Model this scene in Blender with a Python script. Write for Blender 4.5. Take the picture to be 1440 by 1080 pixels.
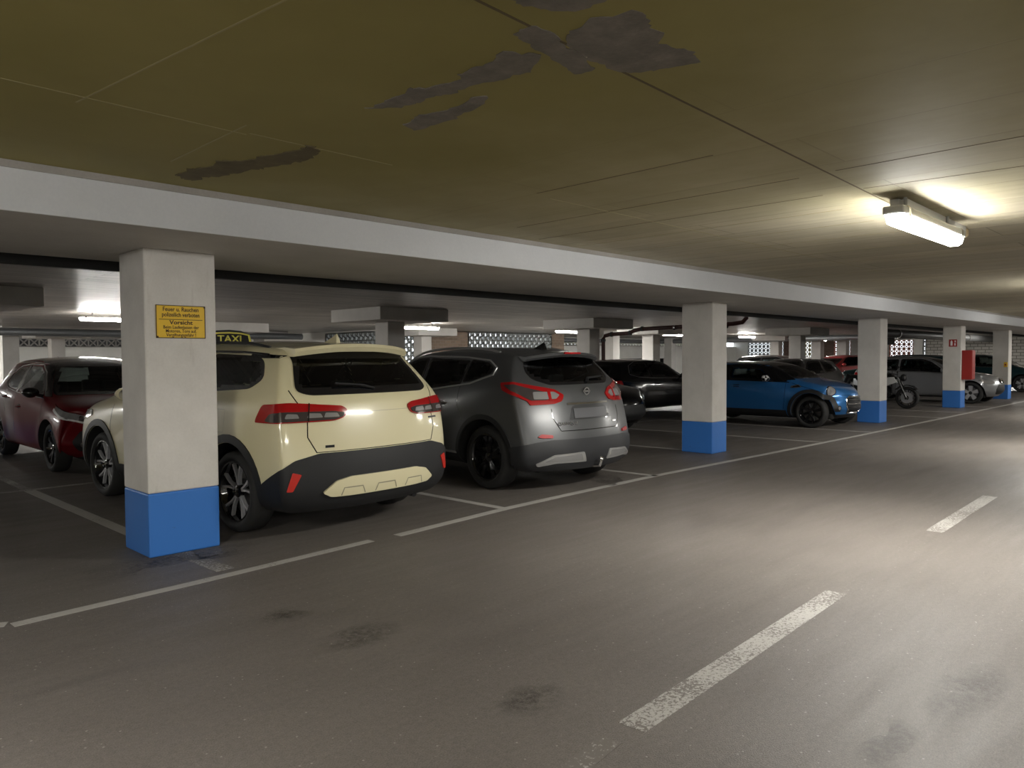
import bpy, bmesh, math, random
from mathutils import Vector, Matrix, noise
from mathutils.bvhtree import BVHTree
from mathutils.geometry import intersect_line_line_2d
R_ = math.radians; PI = math.pi
random.seed(7)
for o in list(bpy.data.objects): bpy.data.objects.remove(o)
SC = bpy.context.scene; COL = SC.collection

# ------------------------------------------------------------------ camera
yaw, pitch, roll = R_(44.364), R_(-1.989), R_(-0.332)
fw = Vector((math.cos(yaw)*math.cos(pitch), math.sin(yaw)*math.cos(pitch), math.sin(pitch)))
rt = Vector((math.sin(yaw), -math.cos(yaw), 0)); up = rt.cross(fw)
r2 = rt*math.cos(roll)+up*math.sin(roll); u2 = -rt*math.sin(roll)+up*math.cos(roll)
cam = bpy.data.cameras.new('camera'); camo = bpy.data.objects.new('camera', cam); COL.objects.link(camo)
M = Matrix((( r2.x, u2.x, -fw.x, 0), (r2.y, u2.y, -fw.y, 0), (r2.z, u2.z, -fw.z, 1.45), (0, 0, 0, 1)))
camo.matrix_world = M
cam.sensor_width = 36; cam.lens = 1067.3/1440*36; cam.clip_end = 300; cam.clip_start = .05
SC.camera = camo
# ------------------------------------------------------------------ world, view
SC.view_settings.view_transform = 'Standard'; SC.view_settings.look = 'None'
SC.view_settings.gamma = 1; SC.view_settings.use_curve_mapping = False
SC.view_settings.exposure = 1.95
wd = bpy.data.worlds.new('daylight'); SC.world = wd; wd.use_nodes = True
wd.node_tree.nodes['Background'].inputs[0].default_value = (.86, .94, 1, 1)
wd.node_tree.nodes['Background'].inputs[1].default_value = .6
LAMP = 26.0      # emission of the fluorescent diffusers

# ------------------------------------------------------------------ materials
MATS = {}
def newmat(name):
    m = bpy.data.materials.new(name); m.use_nodes = True; MATS[name] = m
    nt = m.node_tree; b = nt.nodes['Principled BSDF']
    return m, nt, b
def pm(name, col, rough=.5, metal=0, coat=0, emit=None, es=1, spec=.5):
    m, nt, b = newmat(name)
    b.inputs['Base Color'].default_value = (*col, 1); b.inputs['Roughness'].default_value = rough
    b.inputs['Metallic'].default_value = metal; b.inputs['Coat Weight'].default_value = coat
    b.inputs['Coat Roughness'].default_value = .04; b.inputs['Specular IOR Level'].default_value = spec
    if emit: b.inputs['Emission Color'].default_value = (*emit, 1); b.inputs['Emission Strength'].default_value = es
    return m
def N(nt, t, **kw):
    n = nt.nodes.new(t)
    for k, v in kw.items():
        if k.startswith('i_'): n.inputs[k[2:].replace('_', ' ')].default_value = v
        else: setattr(n, k, v)
    return n
def ramp(nt, src, stops):
    r = nt.nodes.new('ShaderNodeValToRGB'); e = r.color_ramp.elements
    e[0].position, e[0].color = stops[0][0], (*stops[0][1], 1)
    e[1].position, e[1].color = stops[-1][0], (*stops[-1][1], 1)
    for p, c in stops[1:-1]:
        x = e.new(p); x.color = (*c, 1)
    nt.links.new(src, r.inputs[0]); return r.outputs[0]
def mix(nt, fac, a, b, mode='MIX'):
    n = nt.nodes.new('ShaderNodeMix'); n.data_type = 'RGBA'; n.blend_type = mode
    if hasattr(fac, 'is_output'): nt.links.new(fac, n.inputs[0])
    else: n.inputs[0].default_value = fac
    for s, i in ((a, 6), (b, 7)):
        if hasattr(s, 'is_output'): nt.links.new(s, n.inputs[i])
        else: n.inputs[i].default_value = (*s, 1)
    return n.outputs[2]
def coords(nt, scale=(1, 1, 1), rot=(0, 0, 0), loc=(0, 0, 0)):
    g = nt.nodes.new('ShaderNodeNewGeometry'); mp = nt.nodes.new('ShaderNodeMapping')
    mp.inputs['Scale'].default_value = scale; mp.inputs['Rotation'].default_value = rot; mp.inputs['Location'].default_value = loc
    nt.links.new(g.outputs['Position'], mp.inputs[0]); return mp.outputs[0]
def noise_n(nt, vec, scale, detail=4, rough=.55):
    n = nt.nodes.new('ShaderNodeTexNoise'); n.inputs['Scale'].default_value = scale; n.inputs['Detail'].default_value = detail
    n.inputs['Roughness'].default_value = rough; nt.links.new(vec, n.inputs['Vector']); return n.outputs['Fac']
def math_n(nt, op, a, b=0, clamp=False):
    n = nt.nodes.new('ShaderNodeMath'); n.operation = op; n.use_clamp = clamp
    for s, i in ((a, 0), (b, 1)):
        if hasattr(s, 'is_output'): nt.links.new(s, n.inputs[i])
        else: n.inputs[i].default_value = s
    return n.outputs[0]
def bump(nt, b, h, strength=.3, dist=.01):
    n = nt.nodes.new('ShaderNodeBump'); n.inputs['Strength'].default_value = strength; n.inputs['Distance'].default_value = dist
    nt.links.new(h, n.inputs['Height']); nt.links.new(n.outputs[0], b.inputs['Normal'])

# floor: brown grey mastic asphalt
m, nt, b = newmat('floor')
v = coords(nt)
big = noise_n(nt, v, .45, 5, .6); fine = noise_n(nt, v, 160, 3, .6)
c1 = ramp(nt, big, [(.25, (.112, .099, .088)), (.5, (.136, .121, .108)), (.75, (.16, .143, .128))])
strk = noise_n(nt, coords(nt, (.35, 2.6, 1), (0, 0, .06)), 1.6, 6, .65)
dk = ramp(nt, strk, [(.60, (0, 0, 0)), (.76, (1, 1, 1))])
c2 = mix(nt, math_n(nt, 'MULTIPLY', dk, .45), c1, (.055, .049, .044))
blot = ramp(nt, noise_n(nt, coords(nt, loc=(3, 7, 0)), 2.1, 6, .7), [(.66, (0, 0, 0)), (.74, (1, 1, 1))])
c2 = mix(nt, math_n(nt, 'MULTIPLY', blot, .35), c2, (.07, .062, .056))
mid = noise_n(nt, coords(nt, loc=(5, 1, 0)), 38, 4, .7)
c3 = mix(nt, .5, c2, ramp(nt, fine, [(.3, (.22, .22, .22)), (.7, (.8, .8, .8))]), 'OVERLAY')
c3 = mix(nt, .3, c3, ramp(nt, mid, [(.3, (.25, .25, .25)), (.7, (.78, .78, .78))]), 'OVERLAY')
vo = nt.nodes.new('ShaderNodeTexVoronoi'); vo.inputs['Scale'].default_value = 16; nt.links.new(v, vo.inputs['Vector'])
sp = ramp(nt, vo.outputs['Distance'], [(.05, (1, 1, 1)), (.09, (0, 0, 0))])
c4 = mix(nt, math_n(nt, 'MULTIPLY', sp, .6), c3, (.42, .40, .37))
nt.links.new(c4, b.inputs['Base Color'])
nt.links.new(ramp(nt, strk, [(.3, (.62, .62, .62)), (.75, (.42, .42, .42))]), b.inputs['Roughness'])
b.inputs['Specular IOR Level'].default_value = .4
bump(nt, b, fine, .5, .004)

def concrete(name, lo, hi, scale=1.2, rough=.75, streak=None, bs=.1):
    m, nt, b = newmat(name); v = coords(nt)
    n1 = noise_n(nt, v, scale, 6, .6)
    c = ramp(nt, n1, [(.3, lo), (.7, hi)])
    n2 = noise_n(nt, v, 60, 3)
    c = mix(nt, .08, c, ramp(nt, n2, [(.35, (.3, .3, .3)), (.65, (.7, .7, .7))]), 'OVERLAY')
    if streak:
        n3 = noise_n(nt, coords(nt, (4, 4, .5)), 2.2, 5, .7)
        c = mix(nt, math_n(nt, 'MULTIPLY', ramp(nt, n3, [(.62, (0, 0, 0)), (.8, (1, 1, 1))]), .5), c, streak)
    nt.links.new(c, b.inputs['Base Color']); b.inputs['Roughness'].default_value = rough
    bump(nt, b, n2, bs, .004); return m
pillar_m = concrete('pillar_paint', (.58, .56, .525), (.70, .675, .64), 2.2, .7, (.33, .29, .26))
beam_m = concrete('beam_paint', (.60, .615, .65), (.68, .695, .73), .8, .6)
conc_m = concrete('grey_concrete', (.30, .285, .265), (.38, .36, .34), 1.5, .8)
capm = concrete('capital_paint', (.50, .48, .455), (.60, .58, .55), 1.5, .75)
white_wall = concrete('white_wall', (.72, .71, .67), (.84, .83, .79), .6, .8, (.5, .5, .46))
peel_m = concrete('bare_concrete', (.15, .135, .115), (.25, .225, .195), 9, .9, None, .8)
peel2_m = concrete('stained_paint', (.12, .10, .055), (.17, .14, .075), 9, .9)
# blue base band
m, nt, b = newmat('blue_band'); v = coords(nt)
sc = ramp(nt, noise_n(nt, coords(nt, (1, 1, 2.4)), 14, 6, .7), [(.64, (0, 0, 0)), (.72, (1, 1, 1))])
c = mix(nt, math_n(nt, 'MULTIPLY', sc, .6), (.035, .175, .56), (.05, .09, .18))
nt.links.new(c, b.inputs['Base Color']); b.inputs['Roughness'].default_value = .5

# front ceiling: yellow olive paint, turning paler and board-marked further along the aisle
def ceiling_mat(name, painted):
    m, nt, b = newmat(name); v = coords(nt)
    n1 = noise_n(nt, v, .9, 5, .6)
    board = nt.nodes.new('ShaderNodeTexBrick'); nt.links.new(coords(nt, (1, 1, 1), (0, 0, PI/2) if painted else (0, 0, 0)), board.inputs['Vector'])
    board.inputs['Scale'].default_value = 1; board.inputs['Mortar Size'].default_value = .006 if painted else .008
    board.inputs['Mortar Smooth'].default_value = .3
    board.inputs['Brick Width'].default_value = 3.3; board.inputs['Row Height'].default_value = .62 if painted else .16
    board.inputs['Color1'].default_value = (.45, .45, .45, 1) if painted else (.36, .36, .36, 1); board.inputs['Color2'].default_value = (.56, .56, .56, 1) if painted else (.60, .60, .60, 1)
    board.inputs['Mortar'].default_value = (.25, .25, .25, 1) if painted else (.10, .10, .10, 1)
    grain = noise_n(nt, coords(nt, (9, .7, 1) if painted else (.6, 11, 1)), 1.5, 6, .65)
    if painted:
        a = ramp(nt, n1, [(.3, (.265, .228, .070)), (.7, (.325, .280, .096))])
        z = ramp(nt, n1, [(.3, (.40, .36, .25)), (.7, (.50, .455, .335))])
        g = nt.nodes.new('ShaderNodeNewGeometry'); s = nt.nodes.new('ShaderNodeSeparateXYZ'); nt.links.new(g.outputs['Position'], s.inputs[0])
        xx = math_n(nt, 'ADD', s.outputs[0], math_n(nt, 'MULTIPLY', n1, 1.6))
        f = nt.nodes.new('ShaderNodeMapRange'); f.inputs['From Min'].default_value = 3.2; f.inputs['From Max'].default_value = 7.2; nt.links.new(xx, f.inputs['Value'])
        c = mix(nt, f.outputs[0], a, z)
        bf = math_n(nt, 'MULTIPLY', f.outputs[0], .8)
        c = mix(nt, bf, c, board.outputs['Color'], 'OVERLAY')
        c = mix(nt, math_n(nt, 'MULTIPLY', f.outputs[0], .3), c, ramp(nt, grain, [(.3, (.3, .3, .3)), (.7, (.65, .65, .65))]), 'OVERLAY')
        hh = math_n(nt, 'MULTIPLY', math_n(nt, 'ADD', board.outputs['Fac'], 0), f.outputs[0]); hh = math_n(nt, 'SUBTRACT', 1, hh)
    else:
        c = ramp(nt, n1, [(.3, (.33, .305, .275)), (.7, (.44, .41, .37))])
        c = mix(nt, .8, c, board.outputs['Color'], 'OVERLAY')
        c = mix(nt, .5, c, ramp(nt, grain, [(.32, (.16, .16, .16)), (.68, (.78, .78, .78))]), 'OVERLAY')
        hh = math_n(nt, 'ADD', math_n(nt, 'SUBTRACT', 1, board.outputs['Fac']), grain)
    nt.links.new(c, b.inputs['Base Color']); b.inputs['Roughness'].default_value = .68 if painted else .40
    bump(nt, b, hh, .5 if painted else .8, .006 if painted else .012)
    return m
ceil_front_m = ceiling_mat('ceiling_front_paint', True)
ceil_rear_m = ceiling_mat('ceiling_rear_boards', False)
# bricks
def brick(name, c1, c2, mo, ax, bw=.52):
    m, nt, b = newmat(name)
    t = nt.nodes.new('ShaderNodeTexBrick'); g = nt.nodes.new('ShaderNodeNewGeometry'); sx_ = nt.nodes.new('ShaderNodeSeparateXYZ'); cb_ = nt.nodes.new('ShaderNodeCombineXYZ')
    nt.links.new(g.outputs['Position'], sx_.inputs[0]); nt.links.new(sx_.outputs[ax], cb_.inputs[0]); nt.links.new(sx_.outputs[2], cb_.inputs[1]); nt.links.new(cb_.outputs[0], t.inputs['Vector'])
    t.inputs['Scale'].default_value = 1; t.inputs['Brick Width'].default_value = bw; t.inputs['Row Height'].default_value = bw*.46
    t.inputs['Mortar Size'].default_value = bw*.05; t.inputs['Color1'].default_value = (*c1, 1); t.inputs['Color2'].default_value = (*c2, 1)
    t.inputs['Mortar'].default_value = (*mo, 1)
    nt.links.new(t.outputs[0], b.inputs['Base Color']); b.inputs['Roughness'].default_value = .85
    bump(nt, b, math_n(nt, 'SUBTRACT', 1, t.outputs['Fac']), .6, .01); return m
brick_white = brick('brick_pale', (.50, .48, .44), (.58, .56, .52), (.20, .19, .17), 1, .38)
brick_red = brick('brick_red', (.20, .14, .10), (.25, .18, .13), (.26, .22, .18), 0, .26)
brick_end = brick('brick_dark', (.13, .08, .06), (.16, .10, .08), (.15, .12, .1), 1, .26)
# worn white line paint
def line_mat(name, wear):
    m, nt, b = newmat(name); v = coords(nt)
    n = noise_n(nt, v, 55, 5, .75); n2 = noise_n(nt, v, 2.5, 3)
    f = ramp(nt, math_n(nt, 'ADD', math_n(nt, 'MULTIPLY', n, .8), math_n(nt, 'MULTIPLY', n2, .35)), [(wear, (0, 0, 0)), (wear+.06, (1, 1, 1))])
    c = mix(nt, f, (.40, .385, .36), (.15, .135, .12))
    nt.links.new(c, b.inputs['Base Color']); b.inputs['Roughness'].default_value = .6; return m
line_m = line_mat('line_paint', .66); dash_m = line_mat('worn_line_paint', .56)
tickm = line_mat('faded_line_paint', .52)

black_plastic = pm('black_plastic', (.012, .0125, .014), .55)
dark_rubber = pm('rubber', (.018, .018, .018), .75)
glossy_black = pm('gloss_black', (.006, .006, .007), .08, 0, .6)
chrome = pm('chrome', (.75, .75, .76), .15, 1)
alloy = pm('alloy', (.55, .55, .57), .3, .45)
dark_alloy = pm('dark_alloy', (.03, .03, .032), .3, .6)
red_lens = pm('red_lens', (.35, .006, .008), .12, 0, .6)
red_lens.node_tree.nodes['Principled BSDF'].inputs['Emission Color'].default_value = (0, 0, 0, 1)
clear_lens = pm('clear_lens', (.42, .42, .43), .1, .5, .6)
smoke_lens = pm('smoked_lens', (.06, .05, .05), .1, .2, .6)
interior_m = pm('seat_cloth', (.02, .02, .021), .8)
arch_m = pm('wheel_arch_liner', (.01, .01, .01), .9)
yellow_m = pm('taxi_yellow', (.80, .72, .04), .4)
sign_y = pm('sign_yellow', (.78, .50, .03), .45)
sign_k = pm('sign_black', (.05, .025, .015), .6)
red_box = pm('red_enamel', (.34, .025, .02), .4)
white_m = pm('white_plastic', (.8, .8, .8), .4)
pipe_red = pm('cast_iron_red', (.075, .022, .02), .4)
duct_m = pm('duct_metal', (.26, .27, .28), .42, .5)
dark_duct = pm('dark_duct', (.06, .06, .06), .5, .3)
silver_plastic = pm('silver_plastic', (.42, .42, .42), .35, .6)
grey_housing = pm('lamp_housing', (.42, .42, .40), .5)
foam_m = pm('foam', (.75, .62, .38), .8)
rot_m = pm('brake_disc', (.25, .25, .25), .35, 1)
def paint(name, col, metal=0, rough=.35): return pm(name, col, rough, metal, 1.0)
# glass
m, nt, b = newmat('tinted_glass')
for n in list(nt.nodes):
    if n.type == 'BSDF_PRINCIPLED': nt.nodes.remove(n)
out = [n for n in nt.nodes if n.type == 'OUTPUT_MATERIAL'][0]
tr = N(nt, 'ShaderNodeBsdfTransparent'); tr.inputs[0].default_value = (.30, .34, .33, 1)
gl = N(nt, 'ShaderNodeBsdfGlossy'); gl.inputs['Roughness'].default_value = .03
fr = N(nt, 'ShaderNodeFresnel'); fr.inputs[0].default_value = 1.5
mx = N(nt, 'ShaderNodeMixShader'); nt.links.new(fr.outputs[0], mx.inputs[0]); nt.links.new(tr.outputs[0], mx.inputs[1]); nt.links.new(gl.outputs[0], mx.inputs[2])
nt.links.new(mx.outputs[0], out.inputs[0]); glass_m = m
lamp_rear_m = pm('lamp_diffuser_rear', (.9, .9, .9), .4, emit=(1.0, .985, .93), es=55)
lamp_m = pm('lamp_diffuser', (.9, .9, .9), .4, emit=(1.0, .985, .93), es=LAMP)

# ------------------------------------------------------------------ object helpers
def mesh_obj(name, bm, mat, parent=None, smooth=False, sharp=38):
    if smooth:
        lim = R_(sharp)
        for f in bm.faces: f.smooth = True
        for e in bm.edges:
            if len(e.link_faces) == 2 and e.calc_face_angle(0) > lim: e.smooth = False
    me = bpy.data.meshes.new(name); bm.to_mesh(me); bm.free()
    for mt in (mat if isinstance(mat, (list, tuple)) else [mat]): me.materials.append(mt)
    o = bpy.data.objects.new(name, me); COL.objects.link(o)
    if parent: o.parent = parent
    return o
def tag(o, label=None, cat=None, group=None, kind=None):
    if label: o['label'] = label
    if cat: o['category'] = cat
    if group: o['group'] = group
    if kind: o['kind'] = kind
    return o
def empty(name, loc=(0, 0, 0), rz=0, label=None, cat=None, group=None, kind=None):
    o = bpy.data.objects.new(name, None); COL.objects.link(o); o.location = loc; o.rotation_euler.z = rz
    o.empty_display_size = .1
    return tag(o, label, cat, group, kind)
def box(bm, x0, x1, y0, y1, z0, z1, bev=0):
    vs = [bm.verts.new((x, y, z)) for z in (z0, z1) for y in (y0, y1) for x in (x0, x1)]
    fs = [(0, 2, 3, 1), (4, 5, 7, 6), (0, 1, 5, 4), (2, 6, 7, 3), (0, 4, 6, 2), (1, 3, 7, 5)]
    ff = [bm.faces.new([vs[i] for i in f]) for f in fs]
    if bev:
        es = list({e for f in ff for e in f.edges})
        bmesh.ops.bevel(bm, geom=es, offset=bev, segments=2, affect='EDGES', profile=.5)
    return vs
def BX(x0, x1, y0, y1, z0, z1, bev=0):
    bm = bmesh.new(); box(bm, x0, x1, y0, y1, z0, z1, bev); return bm
def tube(bm, pts, r, seg=10, cap=True):
    pts = [Vector(p) for p in pts]; rings = []
    for i, p in enumerate(pts):
        d = (pts[min(i+1, len(pts)-1)]-pts[max(i-1, 0)]).normalized()
        a = d.cross(Vector((0, 0, 1)))
        if a.length < .05: a = d.cross(Vector((1, 0, 0)))
        a.normalize(); bb = d.cross(a).normalized()
        rr = r[i] if isinstance(r, (list, tuple)) else r
        rings.append([bm.verts.new(p+a*math.cos(t)*rr+bb*math.sin(t)*rr) for t in [2*PI*k/seg for k in range(seg)]])
    for A, B in zip(rings, rings[1:]):
        for k in range(seg): bm.faces.new((A[k], A[(k+1) % seg], B[(k+1) % seg], B[k]))
    if cap: bm.faces.new(rings[0][::-1]); bm.faces.new(rings[-1])
def TB(pts, r, seg=10):
    bm = bmesh.new(); tube(bm, pts, r, seg); bmesh.ops.recalc_face_normals(bm, faces=bm.faces); return bm
def lathe(bm, prof, axis='x', seg=40, c=(0, 0, 0), closed=True):
    rings = []
    for (a, r) in prof:
        ring = []
        for k in range(seg):
            t = 2*PI*k/seg
            p = (a, r*math.cos(t), r*math.sin(t)) if axis == 'x' else (r*math.cos(t), r*math.sin(t), a) if axis == 'z' else (r*math.cos(t), a, r*math.sin(t))
            ring.append(bm.verts.new(Vector(p)+Vector(c)))
        rings.append(ring)
    pr = list(zip(rings, rings[1:])) + ([(rings[-1], rings[0])] if closed else [])
    for A, B in pr:
        for k in range(seg): bm.faces.new((A[k], B[k], B[(k+1) % seg], A[(k+1) % seg]))
    return rings
def prism(bm, pts, axis, a0, a1):
    f = {'x': lambda p, a: (a, p[0], p[1]), 'y': lambda p, a: (p[0], a, p[1]), 'z': lambda p, a: (p[0], p[1], a)}[axis]
    A = [bm.verts.new(f(p, a0)) for p in pts]; B = [bm.verts.new(f(p, a1)) for p in pts]; n = len(pts)
    bm.faces.new(A); bm.faces.new(B[::-1])
    for i in range(n): bm.faces.new((A[i], B[i], B[(i+1) % n], A[(i+1) % n]))
    bmesh.ops.recalc_face_normals(bm, faces=bm.faces)
def PR(pts, axis, a0, a1):
    bm = bmesh.new(); prism(bm, pts, axis, a0, a1); return bm
def text_obj(name, txt, size, mat, parent, loc, rot, ext=.001, align='CENTER', sx=1, bold=0):
    cu = bpy.data.curves.new(name, 'FONT'); cu.body = txt; cu.size = size; cu.extrude = ext; cu.align_x = align; cu.align_y = 'CENTER'; cu.offset = bold
    cu.resolution_u = 3
    t = bpy.data.objects.new(name, cu); COL.objects.link(t); dg = bpy.context.evaluated_depsgraph_get()
    me = bpy.data.meshes.new_from_object(t.evaluated_get(dg)); bpy.data.objects.remove(t)
    o = bpy.data.objects.new(name, me); COL.objects.link(o); me.materials.clear(); me.materials.append(mat)
    o.parent = parent; o.location = loc; o.rotation_euler = rot; o.scale.x = sx
    return o
def copy_tree(o, parent=None):
    c = o.copy(); COL.objects.link(c); c.parent = parent
    for ch in list(o.children): copy_tree(ch, c)
    return c
def world_px(u, v, z):          # pixel of the 1440x1080 photograph to a height plane
    d = fw*1067.3 + r2*(u-720) - u2*(v-540); t = (z-1.45)/d.z
    return Vector((0, 0, 1.45))+d*t

# ------------------------------------------------------------------ the garage shell
H1 = 2.53
tag(mesh_obj('floor', BX(-9, 50, -7, 41, -.2, 0), MATS['floor']), kind='structure')
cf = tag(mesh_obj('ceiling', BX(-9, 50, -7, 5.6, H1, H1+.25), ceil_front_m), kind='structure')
for a in ((-9, 17, 5.6, 41), (17, 27.1, 5.6, 23.25), (27.1, 50, 5.6, 26.7)): tag(mesh_obj('ceiling', BX(*a, H1, H1+.25), ceil_rear_m), kind='structure')
tag(mesh_obj('wall_near', BX(-9.3, 50.3, -7.3, -7, -.1, H1+.2), white_wall), kind='structure')
tag(mesh_obj('wall_left', BX(-9.3, -9, -7, 41, -.1, H1+.2), white_wall), kind='structure')

# daylight lattice walls of perforated concrete blocks (one mesh per opening)
def lattice(name, axis, pos, a0, a1, z0, z1, cell, mat, pat='X'):
    bm = bmesh.new(); n = max(1, round((a1-a0)/cell)); k = max(1, round((z1-z0)/cell)); ca = (a1-a0)/n; cz = (z1-z0)/k
    t = .19*cell; d = .09
    def bar(p, q, w):
        p = Vector(p); q = Vector(q); dr = (q-p).normalized(); nn = Vector((-dr.y, dr.x))*w/2
        prism(bm, [p+nn, q+nn, q-nn, p-nn], axis, pos, pos+d)
    for i in range(n+1): bar((a0+i*ca, z0), (a0+i*ca, z1), t*(.8 if 0 < i < n else 1.6))
    for j in range(k+1): bar((a0, z0+j*cz), (a1, z0+j*cz), t)
    for i in range(n):
        for j in range(k):
            x, z = a0+i*ca, z0+j*cz
            if pat == 'X':
                bar((x, z), (x+ca, z+cz), t*.7); bar((x+ca, z), (x, z+cz), t*.7)
            else:   # pinwheel
                cx, cz_ = x+ca/2, z+cz/2
                bar((x+ca*.5, z), (x+ca*.28, z+cz*.5), t*1.1); bar((x+ca*.5, z+cz), (x+ca*.72, z+cz*.5), t*1.1)
                bar((x, z+cz*.28), (x+ca*.5, z+cz*.5), t*1.1); bar((x+ca, z+cz*.72), (x+ca*.5, z+cz*.5), t*1.1)
    o = mesh_obj(name, bm, mat); tag(o, kind='structure'); return o
lat_m = concrete('lattice_block', (.28, .29, .28), (.36, .37, .36), 3)
lat_red = concrete('lattice_block_red', (.34, .12, .08), (.44, .18, .12), 3)
lat_ye = concrete('lattice_block_ochre', (.42, .34, .16), (.5, .42, .22), 3)
# back wall in the middle, y = 23
lattice('window_1', 'y', 23, 17.1, 19.0, .9, 2.5, .3, lat_m, 'P')
lattice('window_2', 'y', 23, 21.0, 26.1, .9, 2.5, .3, lat_m, 'P')
lattice('window_3', 'x', 16.8, 23.4, 27.0, .9, 2.45, .3, lat_m, 'P')
def wall(name, *a, m=white_wall): return tag(mesh_obj(name, BX(*a), m), kind='structure')
wall('wall_back_brick', 19.0, 21.0, 23, 23.25, 0, H1, m=brick_red)
wall('wall_back_sill', 17.1, 26.1, 23, 23.25, 0, .9)
wall('wall_back_lintel', 17.1, 26.1, 23, 23.25, 2.5, H1+.1)
wall('wall_back_brick', 26.1, 27.0, 23, 23.25, 0, H1, m=brick_red)
wall('wall_back_return', 26.9, 27.15, 23.25, 26.5, 0, H1)
wall('wall_back_corner', 16.8, 17.1, 23, 23.4, 0, H1, m=conc_m)
wall('wall_side_sill', 16.8, 17.0, 23.4, 27, 0, .9)
wall('wall_side_lintel', 16.8, 17.0, 23.4, 27, 2.45, H1+.1)
wall('wall_side', 16.8, 17.0, 27, 41, 0, H1)
# back wall on the left, y = 41, with a band of dark lattice above the white part
wall('wall_back_left', -9.3, 17, 41, 41.3, 0, 2.08)
wall('wall_back_left_dark', -9.3, 17, 41.2, 41.3, 2.08, H1+.1, m=dark_duct)
lattice('window_4', 'y', 41.02, -3, 16.8, 2.08, 2.5, .42, conc_m, 'X')
# back wall on the right, y = 26.5: white, low dark opening, perforated strip on top
wall('wall_back_right', 27.1, 50.3, 26.5, 26.7, 1.35, 2.12)
lattice('window_5', 'y', 26.5, 27.1, 47, 2.12, 2.42, .3, concrete('lattice_pale', (.55, .53, .45), (.62, .6, .52), 3), 'X')
wall('wall_back_right_lintel', 27.1, 50.3, 26.5, 26.7, 2.42, H1+.1)
for (a, b_) in ((27.1, 31.5), (34.0, 36.2), (41.0, 50.3)): wall('wall_back_right_low', a, b_, 26.5, 26.7, 0, 1.35)
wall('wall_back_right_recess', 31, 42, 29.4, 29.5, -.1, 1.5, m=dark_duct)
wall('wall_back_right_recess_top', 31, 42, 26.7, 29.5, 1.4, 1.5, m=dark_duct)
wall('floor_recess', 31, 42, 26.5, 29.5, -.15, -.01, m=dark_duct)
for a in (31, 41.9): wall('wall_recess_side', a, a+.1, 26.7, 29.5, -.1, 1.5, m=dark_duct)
# far end wall, x = 50
segs = [(-7.3, 14.1, brick_white), (14.3, 14.8, white_wall), (16.2, 18.5, conc_m), (19.6, 20.9, brick_end), (22.4, 22.95, brick_end), (25.6, 26.7, white_wall)]
for a, b_, mm in segs: wall('wall_end', 50, 50.3, a, b_, 0, H1, m=mm)
for i, (a, b_, mm) in enumerate([(14.1, 14.3, lat_m), (14.8, 16.2, lat_red), (18.5, 19.6, lat_red), (20.9, 22.4, lat_ye), (22.95, 25.6, lat_m)]):
    lattice('window_%d' % (6+i), 'x', 50.02, a, b_, .75, 2.4, .3, mm, 'X')
    wall('wall_end_sill', 50, 50.3, a, b_, 0, .75); wall('wall_end_lintel', 50, 50.3, a, b_, 2.4, H1)

# beam over the front row of pillars
bmo = empty('ceiling_beam', (0, 5.76, 2.26), 0, 'long white concrete beam running over the row of blue-based pillars', 'beam')
o = mesh_obj('beam_body', BX(-9, 50, -.95, .95, 0, H1-2.26, .008), beam_m, bmo)
o = mesh_obj('edge_strip', BX(-9, 50, -.962, -.95, -.004, .012), beam_m, bmo)
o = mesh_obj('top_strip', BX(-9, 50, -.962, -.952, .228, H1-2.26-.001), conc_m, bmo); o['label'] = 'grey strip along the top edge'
o = mesh_obj('beam_soffit', BX(-9, 50, -.94, .94, -.003, 0), capm, bmo)
jo = tag(mesh_obj('expansion_joint', BX(-9, 49.9, 6.715, 6.80, 2.185, 2.285), arch_m), 'black joint profile running along the rear edge of the white beam', 'joint profile')

# ------------------------------------------------------------------ pillars
def pillar(x0, x1, y0, y1, top, label, cat='pillar', group=None, cap=None, band=True, m=None):
    cx, cy = (x0+x1)/2, (y0+y1)/2; hx, hy = (x1-x0)/2, (y1-y0)/2
    r = empty('pillar', (cx, cy, 0), 0, label, cat, group)
    mesh_obj('shaft', BX(-hx, hx, -hy, hy, .47 if band else 0, top, .012), m or pillar_m, r)
    if band:
        mesh_obj('painted_base', BX(-hx, hx, -hy, hy, 0, .47, .012), MATS['blue_band'], r)['label'] = 'blue painted base band'
    if cap:
        mesh_obj('capital', BX(-cap, cap, -cap, cap, 2.26, H1, .006), capm, r)
    return r
P1 = pillar(2.07, 2.60, 5.73, 6.22, 2.26, 'nearest white pillar with blue base and yellow warning sign')
pillar(10.10, 10.53, 5.73, 6.25, 2.26, 'white pillar with blue base between the grey SUV and the blue hatchback')
pillar(17.14, 17.58, 5.73, 6.20, 2.26, 'white pillar with blue base in front of the blue hatchback nose')
P4 = pillar(23.40, 23.84, 5.73, 6.18, 2.26, 'white pillar with blue base carrying the red fire extinguisher box')
P5 = pillar(29.0, 29.45, 5.73, 6.18, 2.26, 'white pillar with blue base just beyond the silver hatchback nose')
pillar(35.2, 35.65, 5.73, 6.18, 2.26, 'last white pillar of the front row at the right edge')
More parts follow.
